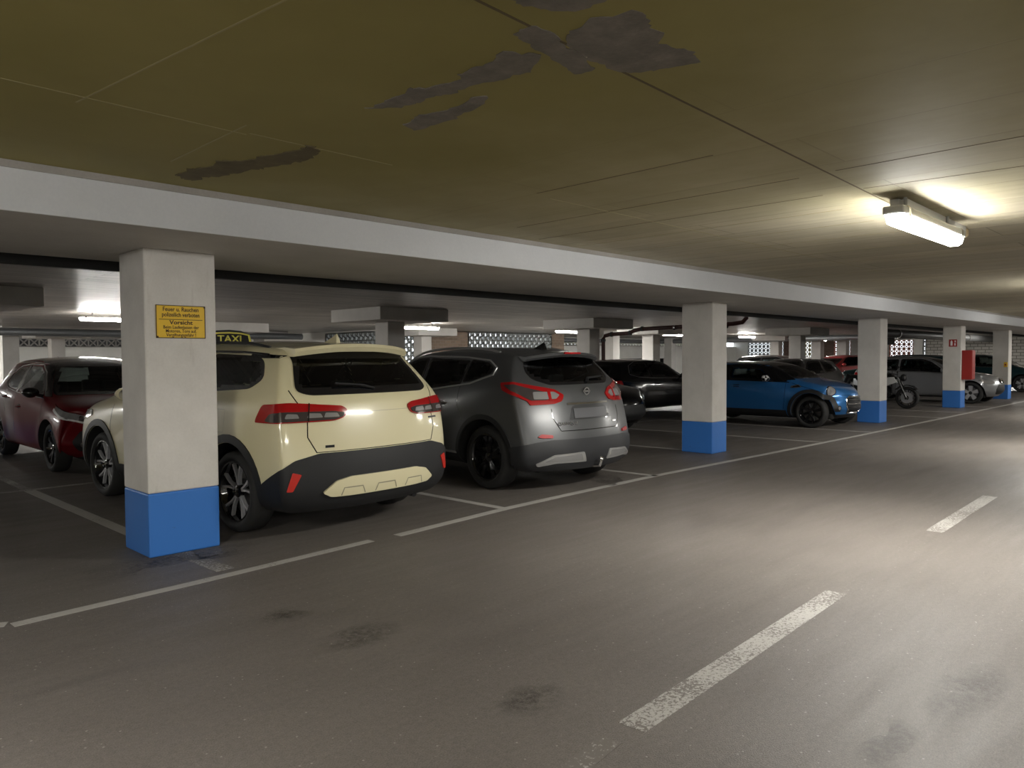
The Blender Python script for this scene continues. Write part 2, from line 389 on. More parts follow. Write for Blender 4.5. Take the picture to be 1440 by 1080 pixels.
back = [(2.3, 13.9, .95, 'rear pillar with wide capital at the left edge'),
        (10.3, 13.9, .93, 'rear pillar with wide capital above the cream taxi roof'),
        (17.4, 13.9, .93, 'rear pillar with capital beside the vertical dark red pipe'),
        (23.6, 15.9, .9, 'rear pillar with capital above the black hatchback roof'),
        (29.4, 12.95, .9, 'rear pillar with capital above the blue hatchback windscreen'),
        (10.5, 22.4, .9, 'far pillar whose capital shows behind the taxi roof sign'),
        (17.7, 21.9, .9, 'far pillar in front of the pale daylight lattice'),
        (25.6, 19.2, .0, 'far pillar before the white wall, left of the black hatchback'),
        (38.0, 24.3, .0, 'far narrow pillar directly left of the second white pillar'),
        (38.5, 18.1, .9, 'far pillar right of the bright lattice window'),
        (39.5, 16.3, .0, 'far white-edged pillar beside the ochre lattice'),
        (40.0, 15.2, .0, 'far pillar between the two narrow red lattice openings'),
        (8.4, 32.0, .9, 'distant pillar with capital above the red hatchback'),
        (6.2, 28.8, .0, 'distant grey pillar at far left above the white car'),
        (14.6, 28.6, .9, 'distant pillar with capital left of the taxi shark fin')]
for x, y, c_, lab in back:
    pillar(x-.23, x+.23, y-.24, y+.24, 2.26 if c_ else H1, lab, group=None, cap=c_ or None, m=capm)

# ------------------------------------------------------------------ yellow warning sign on the first pillar
sg = empty('warning_sign', (2.33, 5.727, 1.73), 0, 'yellow enamel sign about fire, smoking and engine fumes on nearest pillar', 'sign')
mesh_obj('sign_plate', BX(-.182, .182, -.004, .002, -.122, .122, .002), sign_y, sg)
bm = bmesh.new()
for a in ((-.182, .182, .1165, .122), (-.182, .182, -.122, -.1165), (-.182, -.1765, -.122, .122), (.1765, .182, -.122, .122)):
    box(bm, a[0], a[1], -.0055, -.003, a[2], a[3])
mesh_obj('border', bm, sign_k, sg)
mesh_obj('divider_line', BX(-.160, .160, -.0052, -.0035, .0145, .0185), sign_k, sg)
for txt, z, s, sx, bo in (('Feuer u. Rauchen', .091, .044, .86, .0006), ('polizeilich verboten', .051, .044, .80, .0006), ('Vorsicht', -.006, .042, 1.18, .0009),
                      ('Beim Laufenlassen der', -.041, .034, .86, .0003), ('Motoren, Tore auf.', -.069, .034, .86, .0003), ('Vergiftungsgefahr !', -.098, .034, .86, .0003)):
    text_obj('lettering', txt, s, sign_k, sg, (0, -.0048, z), (PI/2, 0, 0), .0006, sx=sx, bold=bo)
for x in (-.172, .176):
    bm = bmesh.new(); lathe(bm, [(-.010, .001), (-.010, .006), (-.004, .006)], 'y', 10, (x, 0, .112*(1 if x > 0 else -1)), False); mesh_obj('screw', bm, sign_k, sg)

# extinguisher box and pictogram on pillar 4, small yellow box on pillar 5
eb = empty('extinguisher_box', (23.62, 5.725, .78), 0, 'red metal extinguisher cabinet mounted on the fourth blue-based pillar', 'extinguisher cabinet')
mesh_obj('cabinet_body', BX(-.16, .16, -.24, 0, 0, .80, .01), red_box, eb)
mesh_obj('cabinet_door', BX(-.15, .15, -.252, -.24, .02, .78, .004), red_box, eb)
mesh_obj('latch', BX(.10, .125, -.265, -.25, .36, .44, .003), chrome, eb)
es = empty('extinguisher_pictogram', (23.398, 5.93, 1.68), 0, 'small red and white fire extinguisher pictogram on the fourth pillar', 'sign')
mesh_obj('plate', BX(-.004, .004, -.10, .10, 0, .20), red_box, es)
bm = bmesh.new(); box(bm, -.006, -.003, .01, .06, .03, .15, .004); box(bm, -.006, -.003, .025, .045, .15, .175); box(bm, -.006, -.003, -.065, -.035, .03, .10); box(bm, -.006, -.003, -.07, -.04, .12, .17)
mesh_obj('symbol', bm, white_m, es)
kb = empty('call_point', (28.99, 5.80, 1.05), 0, 'small yellow call point on the edge of the fifth pillar', 'call point')
mesh_obj('housing', BX(-.05, .0, -.05, .05, 0, .16, .01), sign_y, kb); mesh_obj('button', PR([(-.02, .05), (.02, .05), (.02, .1), (-.02, .1)], 'x', -.058, -.05), red_box, kb)

# ------------------------------------------------------------------ floor markings
def strip(bm, pts, w, z=.0012):
    pts = [Vector((p[0], p[1])) for p in pts]; L_, Rr = [], []
    for i, p in enumerate(pts):
        d = (pts[min(i+1, len(pts)-1)]-pts[max(i-1, 0)]).normalized(); n = Vector((-d.y, d.x))*w/2
        L_.append(bm.verts.new((*(p+n), z))); Rr.append(bm.verts.new((*(p-n), z)))
    for i in range(len(pts)-1): bm.faces.new((L_[i], Rr[i], Rr[i+1], L_[i+1]))
def line(pts, w, label, group=None, m=line_m, name='painted_line'):
    bm = bmesh.new(); strip(bm, pts, w); g = bmesh.ops.extrude_face_region(bm, geom=list(bm.faces))
    for v in g['geom']:
        if isinstance(v, bmesh.types.BMVert): v.co.z = .0001
    bmesh.ops.recalc_face_normals(bm, faces=bm.faces)
    return tag(mesh_obj(name, bm, m), label, 'floor marking', group)
line([(1.02, 4.84), (2.05, 4.89), (3.5, 5.0)], .085, 'white line segment in front of nearest pillar, ending before the taxi')
line([(.2, 4.98), (.85, 4.95), (1.0, 4.88)], .085, 'short white line end at the left edge of the photo')
line([(3.75, 4.99), (5.17, 5.12), (6.4, 5.165), (7.83, 5.20), (10.5, 5.15), (14, 5.11), (20, 5.1), (30, 5.09), (44, 5.08)], .095, 'long white line along the bays from the taxi to the far right')
line([(2.32, 5.04), (2.30, 5.73)], .13, 'short faded tick between nearest pillar and the bay line', m=tickm)
line([(2.27, 6.24), (2.25, 9.72)], .11, 'white bay divider left of the cream taxi')
divs = [(5.13, 'white bay divider between the taxi and the grey SUV'), (7.80, 'white bay divider just right of the grey SUV'),
        (10.28, 'white bay divider leading back behind the second pillar'), (12.72, 'white bay divider left of the blue hatchback'),
        (15.0, 'white bay divider under the blue hatchback'), (17.36, 'white bay divider at the third pillar'), (19.5, 'white bay divider left of the motorcycle'),
        (21.6, 'white bay divider beneath the motorcycle'), (24.3, 'white bay divider left of the silver hatchback')]
for x, lab in divs:
    y0 = 5.2 if x not in (10.28, 17.36) else 6.25
    line([(x, y0-.03), (x-.1, 9.8)], .09, lab)
line([(-3, 9.77), (2.9, 9.80), (15, 9.8), (26, 9.8)], .09, 'faded white cross line at the back of the bays', m=tickm)
for x, lb in ((2.25, 'left of the red hatchback'), (5.1, 'behind the grey SUV'), (7.8, 'left of the black saloon'), (12.7, 'under the black crosswise hatchback')): line([(x, 9.86), (x, 14.5)], .09, 'faded rear bay divider '+lb, 'rear bay dividers', m=tickm)
line([(1.35, 1.60), (2.28, 1.715)], .09, 'nearly worn away dash remnant at the bottom of the photo', m=line_mat('remnant_paint', .46), name='lane_dash')
line([(2.41, 1.715), (4.68, 1.805)], .125, 'nearest worn white centre dash on the driving lane', m=dash_m, name='lane_dash')
line([(6.85, 1.855), (8.96, 1.91)], .13, 'second white centre dash below the bright lamp', m=dash_m, name='lane_dash')
line([(11.2, 1.90), (13.4, 1.95)], .13, 'third white centre dash at the right edge', m=dash_m, name='lane_dash')

FLOOR = bpy.data.objects['floor']
def stain(pts, seed, label, rough=.05, alpha=.5):
    bm = bmesh.new(); ring = []; P = [Vector(p) for p in pts]; dense = []
    for i, p in enumerate(P):
        q = P[(i+1) % len(P)]; n = max(2, int((q-p).length/.03))
        for k in range(n): dense.append(p.lerp(q, k/n))
    for p in dense:
        nz = noise.noise_vector(Vector((p.x*6+seed, p.y*6, seed)))*rough+noise.noise_vector(Vector((p.x*28+seed, p.y*28, 1)))*rough*.6
        ring.append(bm.verts.new((p.x+nz.x, p.y+nz.y, .0012)))
    f = bm.faces.new(ring); f.normal_update()
    if f.normal.z < 0: f.normal_flip()
    bmesh.ops.triangulate(bm, faces=bm.faces)
    o = mesh_obj('oil_stain', bm, stain_m, FLOOR); o['label'] = label; return o
stain_m, nt, b = newmat('floor_stain'); v = coords(nt)
n_ = noise_n(nt, v, 26, 5, .8); n2_ = noise_n(nt, v, 3.5, 4, .6)
b.inputs['Base Color'].default_value = (.06, .053, .047, 1); b.inputs['Roughness'].default_value = .55
tc = nt.nodes.new('ShaderNodeTexCoord'); mp = nt.nodes.new('ShaderNodeMapping'); mp.inputs['Location'].default_value = (-.5, -.5, 0); mp.inputs['Scale'].default_value = (1, 1, 0)
nt.links.new(tc.outputs['Generated'], mp.inputs[0]); ln = nt.nodes.new('ShaderNodeVectorMath'); ln.operation = 'LENGTH'; nt.links.new(mp.outputs[0], ln.inputs[0])
fall = ramp(nt, ln.outputs['Value'], [(.12, (1, 1, 1)), (.5, (0, 0, 0))])
a_ = ramp(nt, math_n(nt, 'ADD', math_n(nt, 'MULTIPLY', n_, .65), math_n(nt, 'MULTIPLY', n2_, .45)), [(.46, (0, 0, 0)), (.70, (.75, .75, .75))])
nt.links.new(math_n(nt, 'MULTIPLY', a_, fall), b.inputs['Alpha'])
stain([(3.2, .92), (3.75, .98), (4.1, .90), (4.15, .80), (3.7, .72), (3.2, .80)], 1, 'dark tyre mark', .06)
stain([(2.75, 1.02), (3.25, 1.0), (3.2, .86), (2.75, .90)], 2, 'dark tyre mark', .05)
stain([(2.0, 3.4), (2.3, 3.5), (2.55, 3.35), (2.3, 3.15), (2.05, 3.2)], 3, 'dark blot', .08)
stain([(2.1, 2.2), (2.35, 2.3), (2.5, 2.2), (2.4, 2.05), (2.15, 2.05)], 4, 'dark blot', .08)
stain([(1.95, 3.9), (2.2, 4.0), (2.3, 3.85), (2.1, 3.75)], 5, 'dark blot', .08)
stain([(6.8, 5.0), (7.5, 5.5), (7.6, 5.9), (7.0, 5.6)], 6, 'oily blot behind the grey SUV', .08)
stain([(1.5, 5.2), (2.0, 5.5), (2.6, 5.35), (2.9, 5.6), (2.0, 5.9), (1.5, 5.6)], 7, 'grimy patch around the pillar foot', .1)
# peeled paint and joints on the front ceiling
def blob(cx, cy, pts, mat, name, label, seed, z=H1, rough=.05):
    bm = bmesh.new(); ring = []
    P = [Vector((a, b_)) for a, b_ in pts]; dense = []
    for i, p in enumerate(P):
        q = P[(i+1) % len(P)]; n = max(2, int((q-p).length/.022))
        for k in range(n): dense.append(p.lerp(q, k/n))
    for p in dense:
        nz = noise.noise_vector(Vector((p.x*7+seed, p.y*7, seed)))*rough+noise.noise_vector(Vector((p.x*30+seed, p.y*30, 1)))*rough*.45
        ring.append(bm.verts.new((p.x+nz.x, p.y+nz.y, z-.0015-seed*.0006)))
    f = bm.faces.new(ring); f.normal_update()
    g = bmesh.ops.extrude_face_region(bm, geom=[f])
    for v in g['geom']:
        if isinstance(v, bmesh.types.BMVert): v.co.z = z-.0001
    bmesh.ops.triangulate(bm, faces=bm.faces, ngon_method='EAR_CLIP'); bmesh.ops.recalc_face_normals(bm, faces=bm.faces)
    o = mesh_obj(name, bm, mat, cf); o['label'] = label; return o
blob(0, 0, [(1.97, 1.64), (1.93, 1.52), (1.97, 1.42), (2.1, 1.40), (2.25, 1.48), (2.38, 1.44), (2.52, 1.49), (2.50, 1.60), (2.44, 1.70), (2.3, 1.74), (2.1, 1.76)], peel_m, 'peeled_patch', 'bare grey patch where ceiling paint has peeled', 1)
blob(0, 0, [(1.55, 1.66), (1.5, 1.45), (1.7, 1.40), (1.85, 1.42), (1.86, 1.52), (1.80, 1.60), (1.68, 1.62)], peel_m, 'peeled_patch', 'bare grey patch at the top edge of the photo', 2)
blob(0, 0, [(1.86, 1.80), (1.84, 1.70), (2.0, 1.70), (2.3, 1.79), (2.28, 1.86), (2.1, 1.85)], peel_m, 'peeled_patch', 'narrow bare patch beside the ceiling joint', 3, rough=.04)
blob(0, 0, [(1.95, 1.98), (1.93, 1.90), (2.05, 1.86), (2.14, 1.95), (2.10, 2.15), (2.05, 2.4), (2.0, 2.7), (1.93, 2.76), (1.93, 2.5), (1.98, 2.25)], peel_m, 'peeled_patch', 'long flaky bare streak across the ceiling', 4, rough=.055)
blob(0, 0, [(2.17, 2.35), (2.22, 2.3), (2.30, 2.6), (2.26, 2.85), (2.18, 2.8)], peel_m, 'peeled_patch', 'small flaky bare streak', 5, rough=.05)
blob(0, 0, [(2.02, 3.6), (2.12, 3.4), (2.2, 3.7), (2.05, 4.2), (1.95, 4.6), (1.82, 4.5), (1.9, 4.1)], peel2_m, 'stain_patch', 'brownish damp stain next to the beam', 6, rough=.07)
def joint(x0, y0, x1, y1, w, mat, lab):
    bm = bmesh.new(); n = 24; pts = []
    for i in range(n+1):
        t = i/n; pts.append((x0+(x1-x0)*t, y0+(y1-y0)*t))
    strip(bm, pts, w, H1-.0012)
    g = bmesh.ops.extrude_face_region(bm, geom=list(bm.faces))
    for v in g['geom']:
        if isinstance(v, bmesh.types.BMVert): v.co.z = H1-.0001
    o = mesh_obj('formwork_joint', bm, mat, cf); o['label'] = lab
pale_j = pm('pale_joint', (.36, .31, .16), .6); dark_j = pm('dark_joint', (.13, .10, .055), .8)
joint(1.1, 1.68, 6.4, 1.90, .012, dark_j, 'dark formwork joint running toward the lamp')
joint(.74, 3.45, 1.75, 3.49, .008, pale_j, 'pale formwork ridge')
joint(1.2, 2.0, 1.03, 3.55, .008, pale_j, 'pale formwork ridge'); joint(1.68, 3.35, 1.69, 4.25, .008, pale_j, 'pale formwork ridge')
for y, a, b_ in ((3.46, 1.75, 2.6), (3.45, 3.9, 5.4), (3.46, 5.4, 11.5)): joint(a, y, b_, y+.01, .009, pale_j, 'pale formwork ridge')
joint(4.52, 1.77, 4.47, .5, .010, dark_j, 'dark cross joint'); joint(5.13, 1.83, 5.22, .5, .010, dark_j, 'dark cross joint')
for x, a, b_ in ((3.7, 2.1, 3.4), (4.55, 2.0, 4.4), (5.15, 2.1, 4.7), (5.75, 2.2, 4.7), (6.4, 2.2, 4.7), (7.1, .3, 4.7), (8.0, .3, 4.7), (9, .3, 4.7), (10.2, .3, 4.7), (11.5, .3, 4.7)):
    joint(x, a, x+.02, b_, .007, dark_j if x < 5.5 else pale_j, 'cross joint between formwork boards')

# ------------------------------------------------------------------ lamps
def lamp(x, y, z, label, group=None, power=27, ang=0, L2=.76):
    r = empty('fluorescent_lamp', (x, y, z), ang, label, 'ceiling lamp', group)
    ld = bpy.data.lights.new('tube_light', 'AREA'); ld.shape = 'RECTANGLE'; ld.size = 2*L2-.1; ld.size_y = .07; ld.energy = power; ld.color = (1.0, .965, .90)
    lo = bpy.data.objects.new('tube_light', ld); COL.objects.link(lo); lo.parent = r; lo.location = (0, 0, -.0635)
    bm = bmesh.new()
    prof = [(-.060, .006), (-.065, -.01), (-.055, -.045), (-.03, -.062), (.03, -.062), (.055, -.045), (.065, -.01), (.060, .006)]
    ends = [(-L2, .55), (-L2+.015, .85), (-L2+.05, 1), (L2-.05, 1), (L2-.015, .85), (L2, .55)]; rings = []
    for xx, s in ends: rings.append([bm.verts.new((xx, p[0]*s, p[1]*s if p[1] < 0 else p[1])) for p in prof])
    for A, B in zip(rings, rings[1:]):
        for k in range(len(prof)-1): bm.faces.new((A[k], A[k+1], B[k+1], B[k]))
        bm.faces.new((A[-1], A[0], B[0], B[-1]))
    bm.faces.new(rings[0]); bm.faces.new(rings[-1]); bmesh.ops.recalc_face_normals(bm, faces=bm.faces)
    mesh_obj('diffuser', bm, lamp_m if y < 5 else lamp_rear_m, r, True, 30)
    mesh_obj('housing', BX(-L2-.01, L2+.01, -.068, .068, .006, .062, .012), grey_housing, r)
    for xx in (-.5, .5): mesh_obj('hanger', TB([(xx, 0, .07), (xx, 0, H1-z)], .012, 8), grey_housing, r)
    for xx in (-.86*L2, .86*L2): mesh_obj('clip', PR([(-.073, -.012), (-.073, .05), (-.063, .066), (.063, .066), (.073, .05), (.073, -.012), (.069, -.012), (.069, .046), (.060, .062), (-.060, .062), (-.069, .046), (-.069, -.012)], 'x', xx-.02, xx+.02), chrome, r)
    return r
front_lamps = [(6.22, 1.79, 'bright fluorescent tube lamp hanging over the driving lane at right')]
lamp(6.13, 1.73, 2.38, front_lamps[0][2], power=34, L2=.74)
rail = empty('mounting_rail', (6.48, 1.80, 2.5), R_(1.0), 'white perforated metal rail on the ceiling beside the bright lamp', 'rail')
bm = bmesh.new(); box(bm, -.80, .80, -.055, -.045, -.03, .03); box(bm, -.80, .80, .045, .055, -.03, .03); box(bm, -.80, -.68, -.045, .045, -.03, .03); box(bm, .6, .8, -.045, .045, -.03, -.01)
mesh_obj('channel', bm, white_m, rail)
mesh_obj('old_tube', TB([(-.66, 0, -.012), (.66, 0, -.012)], .014, 12), white_m, rail)
mesh_obj('cable_gland', BX(-.90, -.80, -.03, .03, -.03, .02, .006), grey_housing, rail)
bm = BX(.80, .93, -.05, .06, -.045, .03, .02); mesh_obj('foam_lump', bm, foam_m, rail)['label'] = 'yellowish foam lump at the rail end'
for x, lb in ((-1.6, 'just behind the viewer'), (13.9, 'one step beyond the bright lamp'), (21.6, 'level with the motorcycle'), (29.3, 'level with the fifth pillar'), (37.0, 'near the end wall')): lamp(x, 1.8, 2.36, 'driving lane lamp outside the photo, '+lb, 'driving lane lamps outside the view', power=34)
for x, lb in ((-5, 'further back'), (1.0, 'beside the viewer')): lamp(x, -3.8, 2.36, 'added fill lamp out of view, '+lb, 'added fill lamps out of view', power=20)  # unseen lamps added to brighten the nearest pillar and floor
for x, y, lab in ((6.2, 18.9, 'fluorescent lamp glowing left of the nearest pillar'), (14.75, 18.4, 'fluorescent lamp glowing above the gap between taxi and SUV'),
                  (21.35, 17.9, 'fluorescent lamp glowing above the grey SUV'), (27.9, 17.7, 'fluorescent lamp glowing left of the second pillar'),
                  (34.3, 17.6, 'small distant lamp glowing above the blue hatchback roof')):
    lamp(x, y, 2.40, lab)
for x, y, lb in ((4, 30.5, 'distant lamp above the silver grey car at far left'), (12, 33, 'distant lamp in front of the white back wall behind the taxi roof'), (-3, 19, 'lamp over the rear aisle outside the left edge'),
    (44, 18, 'tiny distant lamp near the end wall lattices'), (43, 8.6, 'distant lamp before the pale brick end wall'), (-2, 33, 'lamp in the far left corner of the garage')): lamp(x, y, 2.38, lb, 'distant lamps deep in the garage')

# ------------------------------------------------------------------ pipes and ducts
pp = empty('drain_pipe', (17.6, 13.5, 0), 0, 'dark red cast iron drain pipe running up and along below the rear ceiling', 'pipe')
pts = [(0, 0, 0), (0, 0, 1.98), (0, -.05, 2.06), (0, -.25, 2.10), (0, -.9, 2.12), (0, -1.1, 2.19), (0, -1.3, 2.22), (0, -3.0, 2.25), (0, -4.1, 2.27), (0, -4.35, 2.30), (0, -4.45, 2.40), (0, -4.45, H1-.001)]
mesh_obj('pipe_run', TB(pts, .055, 14), pipe_red, pp, True)
for z in (.6, 1.9): bm = bmesh.new(); lathe(bm, [(z, .055), (z, .07), (z+.07, .07), (z+.07, .055)], 'z', 16); mesh_obj('collar', bm, dark_duct, pp)
for y in (-.3, -.95, -1.35, -2.4, -3.9):
    bm = bmesh.new(); zz = 2.10 if y > -.5 else 2.13 if y > -1 else 2.23; lathe(bm, [(y-.03, .055), (y-.03, .07), (y+.03, .07), (y+.03, .055)], 'y', 16, (0, 0, zz)); mesh_obj('collar', bm, chrome if y in (-2.4,) else dark_duct, pp)
def duct(pts, r, m, label, jn=()):
    e = empty('ventilation_duct', pts[0], 0, label, 'duct'); p0 = Vector(pts[0])
    q = [Vector(p)-p0 for p in pts]; mesh_obj('duct_run', TB(q, r, 16), m, e, True)
    for t in jn:
        c_ = q[0].lerp(q[-1], t); d = (q[-1]-q[0]).normalized()*.05; mesh_obj('duct_joint', TB([c_-d, c_+d], r*1.12, 16), chrome if m is dark_duct else m, e, True)
duct([(38, 10.6, 2.34), (38, 25.2, 2.34)], .13, duct_m, 'grey round duct hanging across the far part of the garage', (.3, .6, .8))
duct([(24, 25.4, 2.34), (37.8, 25.4, 2.34)], .11, duct_m, 'grey round duct along the white back wall', (.4,))
duct([(28.5, 10.1, 2.30), (48, 10.1, 2.30)], .17, dark_duct, 'dark ventilation duct beyond the motorcycle', (.18, .5, .7))
duct([(1, 27.5, 2.34), (1.1, 27.5, 2.34), (16, 27.5, 2.34)], .12, duct_m, 'grey duct at the far left under the ceiling', (.3, .7))
tag(mesh_obj('duct_outlet_box', BX(37, 37.8, 12.0, 12.9, 1.95, H1-.002, .02), black_plastic), 'black box hanging under the duct near the red lattice', 'duct box')

# ------------------------------------------------------------------ car builder
def lerp_prof(P, x):
    if x <= P[0][0]: return P[0][1]
    for (a, va), (b_, vb) in zip(P, P[1:]):
        if x <= b_: return va+(vb-va)*(x-a)/(b_-a)
    return P[-1][1]
def smooth_prof(P, x):          # monotone-ish smooth interpolation
    if x <= P[0][0]: return P[0][1]
    if x >= P[-1][0]: return P[-1][1]
    for i in range(len(P)-1):
        if x <= P[i+1][0]:
            x0, y0 = P[i]; x1, y1 = P[i+1]; t = (x-x0)/(x1-x0); h = x1-x0
            s = (y1-y0)/h
            m0 = s if i == 0 else ((P[i][1]-P[i-1][1])/(P[i][0]-P[i-1][0])+s)/2
            m1 = s if i == len(P)-2 else ((P[i+2][1]-P[i+1][1])/(P[i+2][0]-P[i+1][0])+s)/2
            if i and (P[i][1]-P[i-1][1])*s <= 0: m0 = 0
            if i < len(P)-2 and (P[i+2][1]-P[i+1][1])*s <= 0: m1 = 0
            t2, t3 = t*t, t*t*t
            return (2*t3-3*t2+1)*y0+(t3-2*t2+t)*h*m0+(-2*t3+3*t2)*y1+(t3-t2)*h*m1
class Car:
    """local frame: +y forward, origin on the ground under the middle; measures in metres, y counted from the rear bumper (0..L)"""
    def __init__(s, P):
        s.P = P; s.L = P['L']; s.W = P['W']/2; s.cuts = []
        s.root = empty(P['name'], P['loc'], R_(P['rz']), P['label'], P['cat'], P.get('group'))
        s.paint = P['paint']; s.build_body()
    def build_body(s):
        P = s.P; L, W = s.L, s.W; lvl = P.get('lvl', 3)
        top = lambda y: smooth_prof(P['top'], y); belt = lambda y: lerp_prof(P['belt'], y)
        zb = P.get('zb', .22); yc0, yc1 = P['cowl'], P['wtop']    # cowl y, windshield top y
        roofw = P.get('roofw', .70); hoodw = P.get('hoodw', .86); tail = P.get('tail')
        def row(k, y):
            H = top(y); B = belt(y)
            cab = min(1, max(0, (yc0-y)/(yc0-yc1)))
            if tail: cab = min(cab, min(1, max(0, (y-tail[0])/(tail[1]-tail[0]))))
            drop = .055*cab+.03*(1-cab)
            B2 = min(B, H-.055-drop*.5)
            zs = [zb, zb+.05, zb+.17, .60*B2+.02, B2-.10, B2, H-drop]
            wp = lerp_prof(P['plan'], y)
            ws = [.84, .955, .985, 1.0, .985, .945*cab+.915*(1-cab), roofw*cab+hoodw*(1-cab)]
            if P.get('wbelt'): ws[5] = P['wbelt']*cab+.915*(1-cab)
            return zs[k], ws[k]*wp*W
        yr = lambda z: lerp_prof(P['rear'], z); yf = lambda z: lerp_prof(P['front'], z)
        K = 7; ts = P.get('ts', [0, .018, .06, .12, .19, .26, .33, .40, .47, .54, .60, .66, .72, .78, .84, .90, .945, .982, 1])
        fr = [-1, -.9, -.5, 0, .5, .9, 1]
        # side grid
        side = {}
        for k in range(K):
            zr = row(k, 0)[0]; zr = row(k, yr(zr))[0]; zf = row(k, L)[0]; zf = row(k, L-yf(zf))[0]
            ya, yb_ = yr(zr), L-yf(zf)
            for i, t in enumerate(ts):
                y = ya+(yb_-ya)*t; z, w = row(k, y)
                side[i, k] = (w, y, z)
        cr, cf_ = P.get('sweep_r', .14), P.get('sweep_f', .30)
        bm = bmesh.new(); cache = {}
        def V(i, k, j):     # i station, k row, j column in fr
            key = (i, k, j)
            if key in cache: return cache[key]
            w, y, z = side[i, k]; f = fr[j]; n = len(ts)-1
            e0 = max(0, 1-ts[i]/.07); e1 = max(0, 1-(1-ts[i])/.09)
            a = abs(f)**2.6
            if i == 0 or i == n: w_ = w
            y2 = y+cr*a*e0*(1 if k < 6 else .5)-cf_*a*e1
            z2 = z
            if k == K-1: z2 = z+(top(y)-z)*(1-abs(f)**2.2)
            v_ = bm.verts.new((w*f, y2-L/2, z2)); cache[key] = v_; return v_
        n = len(ts)-1; J = len(fr)-1
        def Q(a, b_, c_, d): bm.faces.new((a, b_, c_, d))
        for i in range(n):
            for k in range(K-1):
                Q(V(i, k, 0), V(i, k+1, 0), V(i+1, k+1, 0), V(i+1, k, 0)); Q(V(i, k, J), V(i+1, k, J), V(i+1, k+1, J), V(i, k+1, J))
            for j in range(J):
                Q(V(i, K-1, j), V(i, K-1, j+1), V(i+1, K-1, j+1), V(i+1, K-1, j)); Q(V(i, 0, j), V(i+1, 0, j), V(i+1, 0, j+1), V(i, 0, j+1))
        for k in range(K-1):
            for j in range(J):
                Q(V(0, k, j), V(0, k, j+1), V(0, k+1, j+1), V(0, k+1, j)); Q(V(n, k, j), V(n, k+1, j), V(n, k+1, j+1), V(n, k, j+1))
        bmesh.ops.recalc_face_normals(bm, faces=bm.faces)
        me = bpy.data.meshes.new('b'); bm.to_mesh(me); bm.free()
        o = bpy.data.objects.new('b', me); COL.objects.link(o)
        md = o.modifiers.new('s', 'SUBSURF'); md.levels = lvl
        dg = bpy.context.evaluated_depsgraph_get(); m2 = bpy.data.meshes.new_from_object(o.evaluated_get(dg)); o.data = m2; o.modifiers.clear()
        # rescale to the true size
        co = [v.co for v in m2.vertices]
        mx = max(c.x for c in co); y0 = min(c.y for c in co); y1 = max(c.y for c in co); z0 = min(c.z for c in co); z1 = max(c.z for c in co)
        HH = P['H']
        for v in m2.vertices:
            v.co.x *= W/mx; v.co.y = (v.co.y-y0)/(y1-y0)*L-L/2; v.co.z = zb+(v.co.z-z0)/(z1-z0)*(HH-zb)
        s.flare(m2)
        # wheel arches
        Ra = P['arch']; s.ax = [P['ra']-L/2, P['fa']-L/2]; zc = P['wr']
        cb = bmesh.new()
        for ya in s.ax:
            for sx in (-1, 1):
                a, b_ = (W-.40, W+.2) if sx > 0 else (-W-.2, -W+.40)
                lathe(cb, [(a, .001), (a, Ra), (b_, Ra), (b_, .001)], 'x', 48, (0, ya, zc+P.get('archdz', .0)), True)
        bmesh.ops.recalc_face_normals(cb, faces=cb.faces)
        cm = bpy.data.meshes.new('c'); cb.to_mesh(cm); cb.free(); co_ = bpy.data.objects.new('c', cm); COL.objects.link(co_)
        md = o.modifiers.new('b', 'BOOLEAN'); md.operation = 'DIFFERENCE'; md.object = co_; md.solver = 'EXACT'
        dg = bpy.context.evaluated_depsgraph_get(); m3 = bpy.data.meshes.new_from_object(o.evaluated_get(dg))
        bpy.data.objects.remove(o); bpy.data.objects.remove(co_)
        s.bm = bmesh.new(); s.bm.from_mesh(m3); bm = s.bm
        zz = zc+P.get('archdz', 0)
        for f in bm.faces:
            c_ = f.calc_center_median(); f.smooth = True; f.material_index = 0
            for ya in s.ax:
                rr = math.hypot(c_.y-ya, c_.z-zz)
                if abs(c_.x) > W-.42 and rr < Ra-.0002 and (abs(f.normal.x) > .9 or abs(rr-Ra) < .012) and (abs(c_.x) < W-.38 or abs(f.normal.x) < .3): f.material_index = 1; f.smooth = False
        s.bvh = BVHTree.FromBMesh(bm)
    def flare(s, me):
        fl = s.P.get('flare', 0)
        # pull the lower sides a touch outward over the wheels
        for v in me.vertices:
            if abs(v.co.x) > s.W*.8:
                for ya in (s.P['ra']-s.L/2, s.P['fa']-s.L/2):
                    d = math.hypot(v.co.y-ya, v.co.z-s.P['wr'])
                    g = math.exp(-((d-s.P['arch'])/.13)**2)*fl
                    v.co.x += math.copysign(g*(1 if v.co.z < s.P['arch']+s.P['wr']+.25 else 0), v.co.x)
    # -------- projecting outlines onto the body
    def frame(s, mode):
        R = 1.1; L = s.L
        if mode == 'rear':
            y0 = -L/2+R
            return (lambda p: (math.atan2(p[0], -(p[1]-y0))*R, p[2])), (lambda q: (Vector((0, y0, q[1])), Vector((math.sin(q[0]/R), -math.cos(q[0]/R), 0))))
        if mode == 'front':
            y0 = L/2-R
            return (lambda p: (math.atan2(p[0], p[1]-y0)*R, p[2])), (lambda q: (Vector((0, y0, q[1])), Vector((math.sin(q[0]/R), math.cos(q[0]/R), 0))))
        if mode == 'cab':
            y0 = s.P['wtop']-L/2-.75
            return (lambda p: (math.atan2(p[0], p[1]-y0)*R, p[2])), (lambda q: (Vector((0, y0, q[1])), Vector((math.sin(q[0]/R), math.cos(q[0]/R), 0))))
